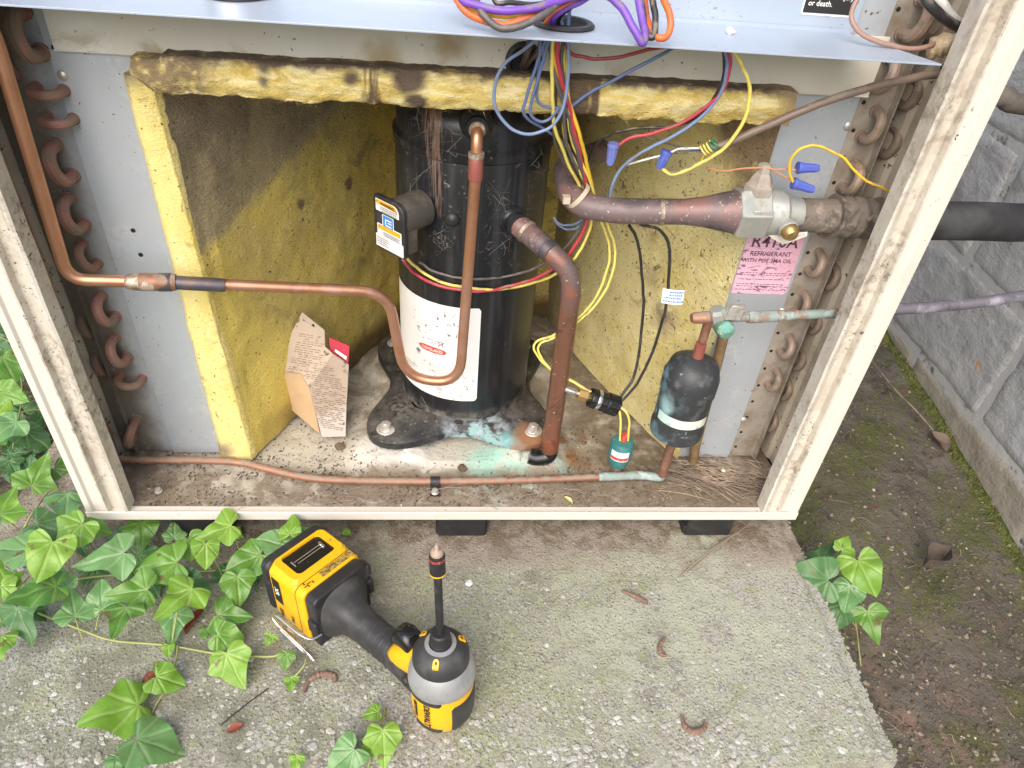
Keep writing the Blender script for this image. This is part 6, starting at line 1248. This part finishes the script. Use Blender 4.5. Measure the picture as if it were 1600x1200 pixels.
for i in range(300):
    c = atZ(random.uniform(-90, 150), random.uniform(480, 880), -.15) if i < 190 else atZ(random.uniform(1290, 1640), random.uniform(520, 1250), -.17)
    z = gz(c.x, c.y); r = random.uniform(.006, .02) if i < 190 else random.uniform(.002, .006); a = random.random() * 6.28; X2 = Vector((math.cos(a), math.sin(a), random.uniform(-.4, .4))) * r; Y2 = Vector((-math.sin(a), math.cos(a), random.uniform(-.4, .4))) * r * .5; c = Vector((c.x, c.y, z + .003))
    lf_.add([c - X2, c + Y2 - X2 * .2, c + X2, c - Y2, c + Vector((0, 0, r * .3))], [(0, 4, 1), (1, 4, 2), (2, 4, 3), (3, 4, 0)])
tag(obj('leaf_litter', lf_, M_litter, smooth=30, kind='stuff'), 'brown dead leaf litter lying on the soil under the ivy', 'leaf litter')
gv = MB()
for i in range(3800):
    c = atZ(random.uniform(1240, 1650), random.uniform(540, 1260), -.17); z = gz(c.x, c.y)
    if c.x < xs1 + .01: continue
    pebble(gv, (c.x, c.y, z), random.choice((.0008, .0011, .0016, .0025, .004)), .6)
tag(obj('soil_grit', gv, M_crumb, smooth=30, kind='stuff'), 'small grit and crumbs on the soil right of the slab', 'grit')
def catkin(pts, r, label, group='dried catkins on the slab'):
    q = MB(); P_ = smooth_path([atZ(x, y, -.047) for x, y in pts], 8); n_ = len(P_); q.tube(P_, [r * (.45 + .55 * math.sin(math.pi * min(.95, max(.06, i / (n_ - 1))))) * (1 + .16 * math.sin(i * 2.4)) for i in range(n_)], 9); tag(obj('dried_catkin', q, M_catkin, smooth=40), label, 'catkin', group)
catkin([(474, 1082), (484, 1062), (503, 1053), (522, 1056), (524, 1066)], .0032, 'curved brown catkin on the slab below the driver handle')
catkin([(1040, 996), (1031, 1008), (1033, 1022), (1042, 1024)], .0030, 'small dark brown curved catkin on the middle of the slab')
catkin([(1066, 1118), (1070, 1135), (1084, 1143), (1100, 1138), (1102, 1128)], .0034, 'faded U shaped catkin near the bottom right of the slab')
catkin([(972, 923), (990, 930), (1005, 938), (1012, 943)], .0028, 'straight orange brown catkin near the top of the slab')
M_dr2 = M_deadred
petal(atZ(368, 1140, -.049), .016, .010, .5, M_dr2, 'dried_petal', 'curled red brown petal on the slab below the trailing shoot', 'petal', group='dried petals on the slab')
petal(atZ(235, 1060, -.049), .018, .009, .9, M_dr2, 'dried_petal', 'red brown petal left of the bright ivy shoot', 'petal', group='dried petals on the slab')
petal(atZ(305, 975, -.049), .030, .010, 1.2, M_dr2, 'dried_petal', 'long rust coloured dead petal under the ivy leaves', 'petal', .6, group='dried petals on the slab')
petal(atZ(1268, 820 + 113, -.14), .012, .006, .2, M_dr2, 'dried_petal', 'red petal on the soil at the foot of the right ivy', 'petal', group='dried petals on the slab')
petal(Vector((1.165, .065, -.178)), .05, .035, .4, mat('curled dead leaf', (.11, .085, .065), .8), 'dead_leaf', 'curled dark dead leaf in a hollow near the block wall', 'leaf', .9)
petal(Vector((1.29, .30, gz(1.29, .30) + .004)), .04, .028, 1.9, mat('brown dead leaf', (.20, .15, .12), .8), 'dead_leaf', 'brown dead leaf lying close to the foot of the block wall', 'leaf', .7)
tw = MB(); tw.tube(smooth_path([atZ(1360, 562, -.115), atZ(1400, 610, -.12), atZ(1430, 640, -.125), atZ(1458, 672, -.13)], 5), .0014, 7); tag(obj('twig', tw, M_needle), 'long straight red brown twig on the soil by the wall', 'twig')
def ndl(a, b, r, label, m_=M_needle, bow=.004):
    A, B = atZ(*a), atZ(*b); q = MB(); q.tube(smooth_path([A, (A + B) / 2 + Vector((random.uniform(-.004, .004), 0, bow)), B], 5), r, 6); tag(obj('pine_needle', q, m_, smooth=60), label, 'needle', 'single needles on the slab')
ndl((1063, 900, -.049), (1150, 832, -.045), .0009, 'tan needle slanting from the right foot over the slab', mat('tan needle', (.30, .24, .17), .7)); ndl((1080, 890, -.049), (1172, 818, -.045), .0007, 'thinner tan needle beside the other near the right foot', MATS['tan needle'])
ndl((345, 1133, -.049), (420, 1075, -.0485), .0007, 'thin black curved stalk on the slab left of the driver', mat('black stalk', (.035, .03, .025), .8), .001)
M_chip = mat('missing paint', (.55, .35, .22), .8)
q = MB(); q.add([Vector((WX - .0085, .088 + .018 * math.cos(rad(t)) * (1 + .2 * math.sin(t)), -.045 + .030 * math.sin(rad(t)))) for t in range(0, 360, 30)], [tuple(range(12))]); wch = obj('paint_chip', q, M_chip, parent=wall, smooth=0)
# the printed lines of the cardboard, dropped on its face
dg = None
bpy.context.view_layer.update()
pf = [o for o in cb.children if o.name.startswith('printed_face')][0]
inv = pf.matrix_world.inverted(); keep = MB()
for f in PRINTQ.f:
    vs = []
    for i in f:
        p = PRINTQ.v[i]; d = (p - CAM).normalized(); ok, loc, nrm, idx = pf.ray_cast(inv @ CAM, inv.to_3x3() @ d)
        if not ok: vs = None; break
        vs.append(pf.matrix_world @ loc - d * .0005)
    if vs: keep.add(vs, [(0, 1, 2, 3)])
obj('text_lines', keep, mat('brown ink', (.27, .20, .15), .8), cb, smooth=0, kind='stuff')
print('objects', len(bpy.data.objects), 'verts', sum(len(m_.vertices) for m_ in bpy.data.meshes))
